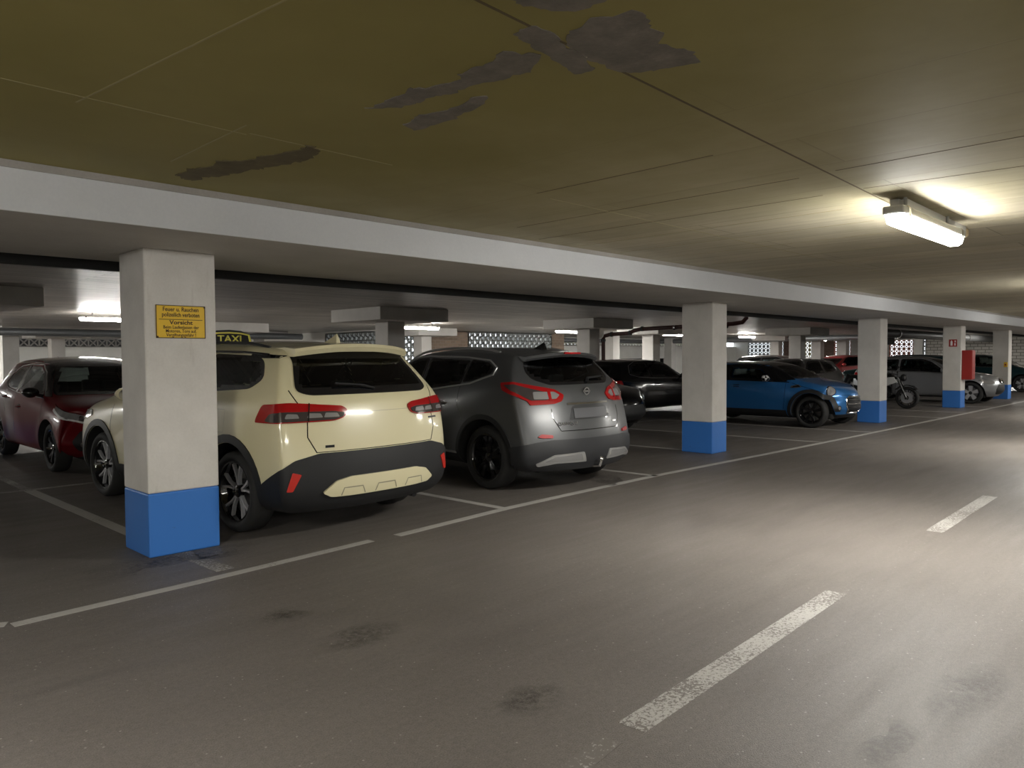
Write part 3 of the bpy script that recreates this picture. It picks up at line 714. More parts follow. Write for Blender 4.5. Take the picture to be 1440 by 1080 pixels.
        if mode in 'LR':
            sg_ = -1 if mode == 'L' else 1
            return (lambda p: (p[1], p[2])), (lambda q: (Vector((0, q[0], q[1])), Vector((sg_, 0, 0))))
        if mode == 'top':
            return (lambda p: (p[0], p[1])), (lambda q: (Vector((q[0], q[1], .5)), Vector((0, 0, 1))))
    def hit(s, mode, q):
        o, d = s.frame(mode)[1](q)
        r = s.bvh.ray_cast(o+d*4, -d, 4)
        if r[0] is None: r = s.bvh.find_nearest(o+d*1.0)
        return r[0], (r[1] if r[1].dot(d) > 0 else d)
    def pt(s, mode, p, off=0):
        f, g = s.frame(mode); a, n = s.hit(mode, f(p)); return a+n*off
    def conv(s, pts):       # y from the rear bumper -> local
        return [(p[0], p[1]-s.L/2, p[2]) for p in pts]
    def patch(s, name, mode, pts, mat, off=.004, grid=.035, parent=None, cut=0, frit=0, rnd=.0, label=None, holes=()):
        f = s.frame(mode)[0]; q = [Vector(f(p)) for p in s.conv(pts)]
        if rnd: q = round_poly(q, rnd)
        bm = bmesh.new(); vs = [bm.verts.new((p.x, p.y, 0)) for p in q]; fc = bm.faces.new(vs); fc.normal_update()
        lo = [min(p[i] for p in q) for i in (0, 1)]; hi = [max(p[i] for p in q) for i in (0, 1)]
        for ax in (0, 1):
            n = int((hi[ax]-lo[ax])/grid)
            for k in range(1, n+1):
                co = [0, 0, 0]; co[ax] = lo[ax]+(hi[ax]-lo[ax])*k/(n+1); no = [0, 0, 0]; no[ax] = 1
                bmesh.ops.bisect_plane(bm, geom=list(bm.verts)+list(bm.edges)+list(bm.faces), plane_co=co, plane_no=no)
        mats = [mat]
        if frit:
            mats = [glossy_black, mat]
            for fa in bm.faces:
                c_ = fa.calc_center_median(); d = edge_dist(q, c_.x, c_.y); fa.material_index = 1 if d > frit else 0
        bd = [e for e in bm.edges if e.is_boundary]
        for hp in holes:
            hq = [Vector(f(p)) for p in s.conv(hp)]
            bmesh.ops.delete(bm, geom=[fa for fa in bm.faces if point_in(hq, fa.calc_center_median().x, fa.calc_center_median().y)], context='FACES')
        if holes: bd = [e for e in bm.edges if e.is_boundary]
        for v in bm.verts:
            a, n_ = s.hit(mode, (v.co.x, v.co.y)); v.co = a+n_*off
            v.normal = n_
        g = bmesh.ops.extrude_edge_only(bm, edges=bd)
        for v in g['geom']:
            if isinstance(v, bmesh.types.BMVert):
                r = s.bvh.find_nearest(v.co); v.co = v.co+(r[0]-v.co)*1.6 if (r[0]-v.co).length > 1e-6 else v.co
        bmesh.ops.recalc_face_normals(bm, faces=bm.faces)
        # orient outward
        c0 = Vector((0, 0, .7)); sm = sum((fa.calc_center_median()-c0).dot(fa.normal)*fa.calc_area() for fa in bm.faces)
        if sm < 0: bmesh.ops.reverse_faces(bm, faces=bm.faces)
        o = mesh_obj(name, bm, mats, parent or s.root, True, 50)
        if label: o['label'] = label
        if cut: s.cuts.append((mode, q, cut))
        return o
    def patch2(s, name, pts, mat, **kw):     # the same on left and right
        s.patch(name, 'L', [(-p[0], p[1], p[2]) for p in pts], mat, **kw); return s.patch(name, 'R', pts, mat, **kw)
    def mir(s, name, mode, pts, mat, **kw):  # mirrored in a rear/front frame
        s.patch(name, mode, [(-p[0], p[1], p[2]) for p in pts], mat, **kw); return s.patch(name, mode, pts, mat, **kw)
    def seam(s, mode, pts, w=.007, mat=None, name='panel_gap', off=.0012, closed=False, parent=None):
        f = s.frame(mode)[0]; q = [Vector(f(p)) for p in s.conv(pts)]
        if closed: q.append(q[0])
        d = []
        for a, b_ in zip(q, q[1:]):
            n = max(1, int((b_-a).length/.03)); d += [a.lerp(b_, k/n) for k in range(n)]
        d.append(q[-1]); bm = bmesh.new(); A, B = [], []
        for i, p in enumerate(d):
            t = (d[min(i+1, len(d)-1)]-d[max(i-1, 0)]).normalized(); n = Vector((-t.y, t.x))*w/2
            for lst, pp_ in ((A, p+n), (B, p-n)):
                h, nn = s.hit(mode, pp_); lst.append(bm.verts.new(h+nn*off))
        for i in range(len(d)-1): bm.faces.new((A[i], B[i], B[i+1], A[i+1]))
        bmesh.ops.recalc_face_normals(bm, faces=bm.faces)
        return mesh_obj(name, bm, mat or glossy_black, parent or s.root)
    def seams(s, lists, **kw):
        for pts in lists:
            s.seam('L', [(-1, p[0], p[1]) for p in pts], **kw); s.seam('R', [(1, p[0], p[1]) for p in pts], **kw)
    def trim(s, mode, pts, r, mat, name='window_trim', closed=False, off=.004, parent=None):
        f = s.frame(mode)[0]; q = [Vector(f(p)) for p in s.conv(pts)]
        if closed: q.append(q[0])
        d = []
        for a, b_ in zip(q, q[1:]):
            n = max(1, int((b_-a).length/.04)); d += [a.lerp(b_, k/n) for k in range(n)]
        d.append(q[-1]); P3 = []
        for p in d: h, n = s.hit(mode, p); P3.append(h+n*off)
        return mesh_obj(name, TB(P3, r, 8), mat, parent or s.root, True)
    # -------- details
    def wheels(s, style):
        P = s.P; r = P['wr']; w = P.get('tw', .225); first = None
        for ya in s.ax:
            for sx in (-1, 1):
                e = empty('wheel', (sx*(s.W-w/2-P.get('inset', .025)), ya, r), 0); e.parent = s.root
                if sx < 0: e.rotation_euler.z = PI
                if first is None:
                    first = e; make_wheel(e, r, w, **style)
                    if sx < 0: pass
                else:
                    for ch in list(first.children):
                        c = ch.copy(); COL.objects.link(c); c.parent = e
                if P.get('steer') and ya > 0: e.rotation_euler.z += R_(P['steer'])
                e['label'] = P.get('wheel_label', 'wheel')
    def mirror(s, y, z, mat, sc=1.0, arm=None, x=None):
        for sx in (-1, 1):
            h = s.pt('L' if sx < 0 else 'R', (sx, y-s.L/2, z))
            bm = bmesh.new(); bmesh.ops.create_uvsphere(bm, u_segments=20, v_segments=12, radius=1)
            for v in bm.verts:
                c = v.co; c.x *= .105*sc; c.z *= .072*sc; c.y *= .085*sc
                if c.y < -.035*sc: c.y = -.035*sc
                if c.z < 0: c.x *= 1-.25*abs(c.z)/.07
                c += Vector((h.x+sx*.135*sc, h.y-.01, h.z+.06*sc))
            o = mesh_obj('door_mirror', bm, mat, s.root, True)
            a = h+Vector((-sx*.01, 0, .01)); b_ = h+Vector((sx*.09*sc, -.005, .035*sc))
            mesh_obj('mirror_arm', TB([a, a.lerp(b_, .5), b_], .022*sc, 8), glossy_black, o)
            bm = bmesh.new(); lathe(bm, [(-.0365*sc, .001), (-.0365*sc, .06*sc), (-.0345*sc, .06*sc)], 'y', 20, (0, 0, 0), False)
            for v in bm.verts: v.co.x *= 1.35; v.co += Vector((h.x+sx*.135*sc, h.y-.012, h.z+.06*sc))
            mesh_obj('mirror_glass', bm, chrome, o)
    def handle(s, y, z, mat=None, ln=.2):
        for sx in (-1, 1):
            m_ = 'L' if sx < 0 else 'R'
            a = s.pt(m_, (sx, y-s.L/2-ln/2, z), .0); b_ = s.pt(m_, (sx, y-s.L/2+ln/2, z), .0)
            o_ = Vector((sx*.032, 0, 0)); dy = Vector((0, .03, 0))
            s_o = s.patch('door_handle_recess', m_, [(sx, y-ln*.38, z-.025), (sx, y+ln*.30, z-.03), (sx, y+ln*.36, z), (sx, y+ln*.30, z+.03), (sx, y-ln*.38, z+.025)], glossy_black, off=.0015, rnd=.015)
            mesh_obj('door_handle', TB([a, a+o_*.8+dy, (a+b_)/2+o_*1.1, b_+o_*.8-dy, b_], [.010, .013, .014, .013, .010], 8), mat or s.paint, s.root, True)
    def interior(s, y1, y2, zseat=.62, ztop=1.18, steer=True):
        L = s.L; e = empty('cabin_interior', (0, 0, 0)); e.parent = s.root
        for nm, yy, xs, w in (('front_seat', y1, (-.36, .36), .26), ('rear_seat', y2, (0,), .58)):
            for xx in xs:
                bm = bmesh.new(); y = yy-L/2
                box(bm, xx-w, xx+w, y, y+.5, zseat-.16, zseat, .04)
                pts = [(y-.02, zseat-.02), (y-.22, ztop-.2), (y-.12, ztop-.18), (y+.12, zseat-.02)]
                prism(bm, pts, 'x', xx-w, xx+w)
                for hx in ((0,) if w < .3 else (-.36, .36)):
                    box(bm, xx+hx-.12, xx+hx+.12, y-.26, y-.16, ztop-.18, ztop+.02, .03)
                mesh_obj(nm, bm, interior_m, e)
        bm = bmesh.new(); yd = y1+.62-L/2; box(bm, -s.W*.8, s.W*.8, yd, yd+.35, .55, .93, .05)
        mesh_obj('dashboard', bm, interior_m, e)
        bm = bmesh.new(); c0 = Vector((-.36, yd-.14, .88)); pts = [c0+Vector((.18*math.cos(t), .18*math.sin(t)*.35, .18*math.sin(t)*.93)) for t in [2*PI*k/24 for k in range(25)]]
        mesh_obj('steering_wheel', TB(pts, .014, 8), interior_m, e)
        # floor pan and liner so nothing hollow shows through the glass
        bm = bmesh.new(); box(bm, -s.W*.86, s.W*.86, -L/2+.25, yd+.3, .40, .44)
        mesh_obj('cabin_floor', bm, interior_m, e)
    def finish(s, two_tone=None):
        bm = s.bm; dele = []
        fr = {m_: s.frame(m_) for m_ in ('L', 'R', 'rear', 'front', 'cab')}
        for f in bm.faces:
            if f.material_index == 1: continue
            c = f.calc_center_median()
            for mode, q, ins in s.cuts:
                qq = Vector(fr[mode][0](c)); o, d = fr[mode][1](qq)
                if f.normal.dot(d) < .12: continue
                if mode in 'LR' and c.x*d.x < 0: continue
                if mode == 'rear' and c.y > 0 or mode in ('front', 'cab') and c.y < s.P['wtop']-s.L/2-.3: continue
                if point_in(q, qq.x, qq.y) and edge_dist(q, qq.x, qq.y) > ins: dele.append(f); break
        bmesh.ops.delete(bm, geom=dele, context='FACES')
        lim = R_(42)
        for e in bm.edges:
            if len(e.link_faces) == 2 and (e.link_faces[0].material_index != e.link_faces[1].material_index or e.calc_face_angle(0) > lim): e.smooth = False
        me = bpy.data.meshes.new('body_shell'); bm.to_mesh(me); bm.free()
        me.materials.append(lined(s.paint)); me.materials.append(arch_m)
        o = bpy.data.objects.new('body_shell', me); COL.objects.link(o); o.parent = s.root
        return s.root
LINED = {}
def lined(m):       # body paint outside, dark lining on the inside of the sheet metal
    if m.name in LINED: return LINED[m.name]
    n = m.copy(); nt = n.node_tree; b = nt.nodes['Principled BSDF']; out = [x for x in nt.nodes if x.type == 'OUTPUT_MATERIAL'][0]
    g = N(nt, 'ShaderNodeNewGeometry'); d = N(nt, 'ShaderNodeBsdfDiffuse'); d.inputs[0].default_value = (.012, .012, .012, 1)
    mx = N(nt, 'ShaderNodeMixShader'); nt.links.new(g.outputs['Backfacing'], mx.inputs[0]); nt.links.new(b.outputs[0], mx.inputs[1]); nt.links.new(d.outputs[0], mx.inputs[2])
    nt.links.new(mx.outputs[0], out.inputs[0]); LINED[m.name] = n; return n
def point_in(q, x, y):
    r = False; n = len(q); j = n-1
    for i in range(n):
        if (q[i].y > y) != (q[j].y > y) and x < (q[j].x-q[i].x)*(y-q[i].y)/(q[j].y-q[i].y)+q[i].x: r = not r
        j = i
    return r
def edge_dist(q, x, y):
    best = 9; n = len(q)
    for i in range(n):
        a, b_ = q[i], q[(i+1) % n]; d = b_-a; L2 = d.length_squared or 1e-9
        t = max(0, min(1, ((x-a.x)*d.x+(y-a.y)*d.y)/L2)); best = min(best, math.hypot(x-a.x-d.x*t, y-a.y-d.y*t))
    return best
def round_poly(q, r):
    out = []; n = len(q)
    for i in range(n):
        p, a, b_ = q[i], q[i-1], q[(i+1) % n]
        da, db = (a-p), (b_-p); k = min(r, da.length*.45, db.length*.45)
        A = p+da.normalized()*k; B = p+db.normalized()*k
        for t in (0, .25, .5, .75, 1): out.append(A*(1-t)**2+p*2*t*(1-t)+B*t*t)
    return out
def make_wheel(e, r, w, n=5, split=.0, face=None, back=None, rim=.74, tw=.05, hub=True, twist=0, edge=None):
    """x axis outward; parts: tyre, rim, spoke_set, hub_cap, brake_disc"""
    face = face or alloy; back = back or dark_alloy; rr = r*rim
    bm = bmesh.new(); h = w/2
    lathe(bm, [(-h*.78, rr), (-h*.98, rr+.02), (-h*1.0, (rr+r)/2), (-h*.93, r-.022), (-h*.75, r-.004), (-h*.3, r), (h*.3, r), (h*.75, r-.004), (h*.93, r-.022), (h*1.0, (rr+r)/2), (h*.98, rr+.02), (h*.78, rr)], 'x', 56, closed=False)
    for f in bm.faces: f.smooth = True
    bmesh.ops.recalc_face_normals(bm, faces=bm.faces)
    # tread grooves as fine blocks
    o = mesh_obj('tyre', bm, dark_rubber, e, True, 45)
    bm = bmesh.new()
    lathe(bm, [(h*.80, rr), (h*.84, rr+.004), (h*.84, rr-.010), (h*.70, rr-.020), (-h*.5, rr-.05), (-h*.8, rr-.01), (-h*.8, rr), (-h*.5, rr-.03), (h*.6, rr-.008)], 'x', 56)
    bmesh.ops.recalc_face_normals(bm, faces=bm.faces)
    mesh_obj('rim', bm, edge or back, e, True)
    bm = bmesh.new(); xo = h*.62; xi = h*.36
    def spoke(a, a2, w0, w1):
        r0, r1 = rr*.16, rr*.965
        P = []
        for (ra, an, ww, xx) in ((r0, a, w0, xo-.012), ((r0+r1)/2, (a+a2)/2, (w0+w1)*.42, xo-.002), (r1, a2, w1, xo+.004)):
            for sd in (-1, 1):
                t = an+sd*ww/2/ra
                for dx in (0, -.030): P.append((xx+dx, ra*math.cos(t), ra*math.sin(t)))
        V_ = [bm.verts.new(p) for p in P]
        for k in (0, 4):
            a0, b0, c0, d0 = V_[k:k+4]; a1, b1, c1, d1 = V_[k+4:k+8]
            for q in ((a0, c0, c1, a1), (b0, b1, d1, d0), (a0, a1, b1, b0), (c0, d0, d1, c1)): bm.faces.new(q)
        bm.faces.new((V_[0], V_[1], V_[3], V_[2])); bm.faces.new((V_[8], V_[10], V_[11], V_[9]))
    for k in range(n):
        a = 2*PI*k/n+.3
        if split: spoke(a-.06, a-split+twist, tw*.8, tw); spoke(a+.06, a+split+twist, tw*.8, tw)
        else: spoke(a, a+twist, tw, tw*1.3)
    bmesh.ops.recalc_face_normals(bm, faces=bm.faces)
    mesh_obj('spoke_set', bm, face, e)
    bm = bmesh.new(); lathe(bm, [(xo-.04, rr*.22), (xo-.006, rr*.21), (xo+.004, rr*.13), (xo+.006, .001)], 'x', 24, closed=False)
    bmesh.ops.recalc_face_normals(bm, faces=bm.faces); mesh_obj('hub_cap', bm, back, e, True)
    bm = bmesh.new(); lathe(bm, [(0, .03), (0, rr*.78), (-.025, rr*.78), (-.025, .03)], 'x', 32); bmesh.ops.recalc_face_normals(bm, faces=bm.faces); mesh_obj('brake_disc', bm, rot_m, e)

# ------------------------------------------------------------------ cream taxi SUV
cream = paint('cream_paint', (.74, .68, .44), 0, .34); cream.node_tree.nodes['Principled BSDF'].inputs['Coat Roughness'].default_value = .09
T = Car(dict(name='taxi', label='cream compact SUV taxi parked nose-in right of the nearest pillar', cat='car', L=4.46, W=1.825, H=1.625, paint=cream,
    loc=(3.66, 7.47, 0), rz=4.0, ra=.90, fa=3.54, wr=.343, arch=.415, tw=.225, lvl=3, zb=.23, cowl=3.40, wtop=2.75, roofw=.715, hoodw=.84, flare=.012, wbelt=.93,
    top=[(0, 1.52), (.50, 1.565), (1.0, 1.60), (1.7, 1.62), (2.3, 1.58), (2.8, 1.50), (3.1, 1.33), (3.42, 1.12), (3.7, 1.06), (4.1, .98), (4.3, .90), (4.46, .78)],
    belt=[(0, 1.17), (1.2, 1.15), (2.4, 1.08), (3.4, 1.03), (4.46, .90)], plan=[(0, .965), (.5, .99), (1.2, 1), (3.2, 1), (3.9, .98), (4.46, .93)],
    rear=[(.2, .14), (.34, .05), (.56, 0), (.71, .045), (.77, .075), (1.03, .09), (1.17, .16), (1.35, .32), (1.48, .47), (1.57, .56)],
    front=[(.2, .16), (.4, .02), (.6, 0), (.8, .06), (.95, .25), (1.1, .5)], sweep_r=.17, sweep_f=.34, steer=0))
# black lower cladding and bumper
T.patch('rear_bumper', 'rear', [(-.80, .52, .24), (-.86, .46, .34), (-.90, .42, .46), (-.80, .12, .655), (-.62, .04, .70), (.62, .04, .70), (.80, .12, .655), (.90, .42, .44), (.86, .46, .34), (.80, .52, .24)], black_plastic, off=.014, rnd=.02, grid=.03)['label'] = 'matt black rear bumper cladding'
for sx, m_ in ((-1, 'L'), (1, 'R')):
    ra, fa, zc, Ri, Ro = .90, 3.54, .343, .419, .485
    def arc(c, R, a0, a1, n=22): return [(sx, c+R*math.cos(R_(a0+(a1-a0)*k/n)), zc+R*math.sin(R_(a0+(a1-a0)*k/n))) for k in range(n+1)]
    T.patch('arch_cladding', m_, arc(ra, Ro, -14, 200)+arc(ra, Ri, 200, -14), black_plastic, off=.012, grid=.03)
    T.patch('arch_cladding', m_, arc(fa, Ro, -20, 196)+arc(fa, Ri, 196, -20), black_plastic, off=.012, grid=.03)
    T.patch('sill_cladding', m_, [(sx, 1.33, .245), (sx, 3.10, .245), (sx, 3.06, .40), (sx, 1.38, .37)], black_plastic, off=.012, rnd=.02)
    T.patch('bumper_corner', m_, [(sx, .20, .245), (sx, .49, .245), (sx, .44, .345), (sx, .30, .40), (sx, .20, .47)], black_plastic, off=.013, rnd=.01)
T.patch('skid_plate', 'rear', [(-.52, .05, .355), (-.60, .05, .39), (-.47, .05, .475), (-.34, .04, .50), (.34, .04, .50), (.47, .05, .475), (.60, .05, .39), (.52, .05, .355), (.35, .05, .35), (-.35, .05, .35)], cream, off=.034, rnd=.02, grid=.03)['label'] = 'cream lower bumper insert'
for x in (-.32, 0, .32): T.seam('rear', [(x-.11, .05, .36), (x-.085, .05, .415), (x+.085, .05, .415), (x+.11, .05, .36)], w=.009, mat=pm('insert_edge', (.30, .28, .19)), name='insert_recess_edge', off=.036)
T.mir('rear_reflector', 'rear', [(.80, .15, .42), (.85, .16, .42), (.74, .22, .565), (.68, .2, .545)], pm('reflector_red', (.55, .03, .02), .3), off=.022, rnd=.008)
# glass
rw = [(-.60, .2, 1.07), (-.68, .25, 1.13), (-.60, .3, 1.40), (-.50, .4, 1.465), (.50, .4, 1.465), (.60, .3, 1.40), (.68, .25, 1.13), (.60, .2, 1.07)]
rear_gl = T.patch('rear_window', 'rear', [(-.60, .2, 1.155), (-.695, .25, 1.19), (-.66, .36, 1.43), (-.61, .5, 1.505), (.61, .5, 1.505), (.66, .36, 1.43), (.695, .25, 1.19), (.60, .2, 1.155)], glass_m, off=.006, rnd=.05, cut=.03, frit=.045, grid=.03)
for sx, m_ in ((-1, 'L'), (1, 'R')):
    T.patch('side_window', m_, [(sx, .70, 1.205), (sx, 1.50, 1.16), (sx, 1.50, 1.50), (sx, .78, 1.474), (sx, .66, 1.43), (sx, .56, 1.29)], glass_m, off=.005, rnd=.06, cut=.03, frit=.035)
    T.patch('side_window', m_, [(sx, 1.50, 1.16), (sx, 2.28, 1.11), (sx, 2.28, 1.51), (sx, 1.50, 1.50)], glass_m, off=.005, rnd=.02, cut=.03, frit=.035)
    T.patch('side_window', m_, [(sx, 2.28, 1.11), (sx, 3.16, 1.06), (sx, 3.14, 1.12), (sx, 2.72, 1.42), (sx, 2.50, 1.495), (sx, 2.28, 1.51)], glass_m, off=.005, rnd=.03, cut=.03, frit=.035)
    T.trim(m_, [(sx, .66, 1.485), (sx, 1.02, 1.508), (sx, 1.9, 1.525), (sx, 2.5, 1.51), (sx, 2.85, 1.38)], .011, glossy_black)
    T.patch('roof_side_strip', m_, [(sx, .48, 1.475), (sx, .90, 1.503), (sx, .90, 1.475), (sx, .70, 1.455), (sx, .50, 1.455)], glossy_black, off=.006, rnd=.01)
T.patch('windscreen', 'cab', [(-.72, 3.3, 1.12), (-.60, 2.85, 1.47), (.60, 2.85, 1.47), (.72, 3.3, 1.12)], glass_m, off=.005, rnd=.06, cut=.03, frit=.04)
# tail lamps: red outer band wrapping the corner, clear and dark lower half
for sx in (-1, 1):
    X = lambda pts: [(sx*a, b_, c_) for a, b_, c_ in pts]
    tl = T.patch('tail_lamp', 'rear', X([(.32, .09, 1.035), (.37, .09, 1.065), (.80, .2, 1.10), (.90, .40, 1.085), (.905, .48, .975), (.905, .49, .945), (.86, .3, .945), (.44, .09, .95), (.35, .09, .975)]), red_lens, off=.016, rnd=.03, grid=.025, label='red and dark wraparound tail lamp')
    T.patch('lower_lens', 'rear', X([(.35, .09, 1.01), (.44, .09, 1.025), (.84, .22, 1.03), (.88, .30, 1.02), (.895, .36, .960), (.86, .3, .953), (.44, .09, .958), (.365, .09, .98)]), smoke_lens, off=.021, rnd=.02, parent=tl)
    for (a, b_) in ((.39, .50), (.54, .65), (.76, .86)):
        T.patch('clear_element', 'rear', X([(a, .12, .978), (a+.02, .12, 1.01), (b_, .15, 1.015), (b_+.01, .16, .978)]), clear_lens, off=.024, rnd=.01, parent=tl)
    T.seam('rear', X([(.68, .1, 1.09), (.69, .1, .95)]), w=.008, off=.026, parent=tl)
# tailgate seams, crease, emblems
T.seam('rear', [(-.72, .3, 1.20), (-.70, .2, 1.09)], w=.007); T.seam('rear', [(.72, .3, 1.20), (.70, .2, 1.09)], w=.007)
for sx in (-1, 1): T.seam('rear', [(sx*.69, .1, .95), (sx*.69, .1, .83), (sx*.63, .06, .705)], w=.008)
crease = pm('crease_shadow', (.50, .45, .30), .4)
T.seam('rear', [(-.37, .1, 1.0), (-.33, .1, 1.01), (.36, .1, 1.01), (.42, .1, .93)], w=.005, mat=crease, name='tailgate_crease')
T.seam('rear', [(-.63, .06, .708), (.63, .06, .708)], w=.006)
T.seams([[(.90, .98), (1.30, .98)][:0] or [(2.28, 1.03), (2.30, .80), (2.30, .40)], [(1.42, 1.08), (1.44, .85), (1.30, .72)], [(3.22, 1.0), (3.24, .8), (3.16, .42)]], w=.006)
T.seams([[(.98, .84), (.98, 1.03), (1.14, 1.03), (1.14, .84), (.98, .84)]], w=.0045, mat=crease, name='fuel_flap_gap')
T.patch('badge', 'rear', [(.62, .1, .905), (.62, .1, .92), (.75, .13, .92), (.75, .13, .905)], dark_alloy, off=.004)
T.patch('badge', 'rear', [(-.53, .1, .74), (-.53, .1, .76), (-.45, .1, .76), (-.45, .1, .74)], dark_alloy, off=.004)
# spoiler
def spoiler(C, x1, y0, y1, z0, z1, mat, droop=.03, lamp=None, sweep=.10):
    bm = bmesh.new(); n = 14; rows = []
    for i in range(n+1):
        f = -1+2*i/n; x = x1*f; sw = sweep*abs(f)**3; dz = -droop*abs(f)**2.2
        ya, yb_ = y0+sw-C.L/2, y1-C.L/2
        rows.append([bm.verts.new(p) for p in ((x, yb_, z1+dz+.0), (x, (ya+yb_)/2, z1+dz+.006), (x, ya+.015, z1+dz-.008), (x, ya, z1+dz-.035), (x, ya+.03, z0+dz), (x, yb_, z0+dz+.01))])
    for A, B in zip(rows, rows[1:]):
        for k in range(5): bm.faces.new((A[k], B[k], B[k+1], A[k+1]))
    bm.faces.new(rows[0]); bm.faces.new(rows[-1][::-1]); bmesh.ops.recalc_face_normals(bm, faces=bm.faces)
    return mesh_obj('roof_spoiler', bm, mat, C.root, True, 40)
sp = spoiler(T, .60, .28, .70, 1.512, 1.585, cream, droop=.045)
T_w = T.pt('rear', (0, -2, 1.19), .015)
mesh_obj('rear_wiper', TB([T_w, T_w+Vector((-.12, .01, .03)), T_w+Vector((-.38, .035, .05))], .010, 6), black_plastic, T.root)
# shark fin, rails
def shark(C, y, mat, s_=1.0):
    z = C.pt('top', (0, y-C.L/2, 0)).z-.006
    bm = bmesh.new(); prof = [(y+.09*s_, 0), (y-.02*s_, .045*s_), (y-.075*s_, .075*s_), (y-.085*s_, .04*s_), (y-.095*s_, 0)]
    for k, w in ((0, 1), (1, 1)): pass
    A = [bm.verts.new((0.022*s_*(1-p[1]/.09/s_), p[0]-C.L/2, z+p[1])) for p in prof]; B = [bm.verts.new((-.022*s_*(1-p[1]/.09/s_), p[0]-C.L/2, z+p[1])) for p in prof]
    n = len(prof); bm.faces.new(A); bm.faces.new(B[::-1])
    for i in range(n): bm.faces.new((A[i], A[(i+1) % n], B[(i+1) % n], B[i]))
    bmesh.ops.recalc_face_normals(bm, faces=bm.faces); return mesh_obj('roof_antenna', bm, mat, C.root)
shark(T, .72, cream, 1.15)
def rails(C, x, y0, y1, h=.035, r=.016, mat=None, mat2=None):
    for sx in (-1, 1):
        P = []; n = 12
        for i in range(n+1):
            y = y0+(y1-y0)*i/n; p = C.pt('top', (sx*x, y-C.L/2, 0)); hh = h*min(1, min(i, n-i)/1.5); P.append(p+Vector((0, 0, hh)))
        mesh_obj('roof_rail', TB(P, r, 8), mat or black_plastic, C.root, True)
rails(T, .60, .75, 2.75, .022, .013)
T.wheels(dict(n=5, split=.27, face=alloy, back=glossy_black, rim=.735, tw=.022))
T.mirror(2.72, 1.06, cream, .9); T.handle(1.62, .90); T.handle(2.55, .87)
T.interior(2.2, 1.25, .66, 1.22)
T.mir('head_lamp', 'front', [(.50, 4, .80), (.55, 4, .88), (.86, 3.8, .92), (.88, 3.75, .86), (.80, 4, .80)], clear_lens, off=.01, rnd=.03)
T.patch('grille', 'front', [(-.45, 4.4, .40), (-.55, 4.4, .74), (.55, 4.4, .74), (.45, 4.4, .40)], black_plastic, off=.01, rnd=.05)
# exhaust and underbody
mesh_obj('underbody', BX(-.62, .62, -1.95, 1.7, .20, .30, .03), arch_m, T.root)
mesh_obj('exhaust_pipe', TB([(.45, -2.10, .23), (.45, -1.7, .24)], .03, 12), dark_alloy, T.root)
# taxi roof sign: a thing of its own on the roof
zr = T.pt('top', (0, 2.52-T.L/2, 0)).z
tp = T.root.matrix_basis if False else Matrix.Rotation(R_(4.0), 4, 'Z')
wp = Matrix.Translation((3.66, 7.47, 0)) @ tp @ Vector((-.02, 2.50-T.L/2, zr+.022))
ts_ = empty('taxi_roof_sign', wp, R_(4.0), 'yellow and black illuminated roof sign reading TAXI on the cream car', 'taxi sign')
bm = bmesh.new(); prism(bm, [(-.24, .012), (-.225, .045), (-.205, .115), (-.12, .132), (0, .137), (.12, .132), (.205, .115), (.225, .045), (.24, .012)], 'y', -.055, .055)
mesh_obj('sign_body', bm, yellow_m, ts_)
bm = bmesh.new(); prism(bm, [(-.200, .03), (-.185, .105), (-.11, .118), (0, .122), (.11, .118), (.185, .105), (.200, .03)], 'y', -.0575, -.0545)
mesh_obj('face_panel', bm, glossy_black, ts_)
bm = bmesh.new(); prism(bm, [(-.21, .118), (-.12, .134), (0, .139), (.12, .134), (.21, .118), (.12, .150), (0, .158), (-.12, .150)], 'y', -.05, .05); mesh_obj('top_cap', bm, black_plastic, ts_)
text_obj('lettering', 'TAXI', .088, yellow_m, ts_, (0, -.0582, .070), (PI/2, 0, 0), .0008, sx=1.25, bold=.002)
mesh_obj('magnet_base', BX(-.20, .20, -.06, .06, -.035, .014, .004), black_plastic, ts_); ts_.scale = (1.12, 1.12, 1.12)
T.finish()

def simple_lights(C, front=None, rear=None, grille=None, plate=False, lens=None):
    if front: C.mir('head_lamp', 'front', front, lens or clear_lens, off=.008, rnd=.03)
    if rear: C.mir('tail_lamp', 'rear', rear, red_lens, off=.008, rnd=.03)
    if grille: C.patch('grille', 'front', grille, black_plastic, off=.008, rnd=.04)
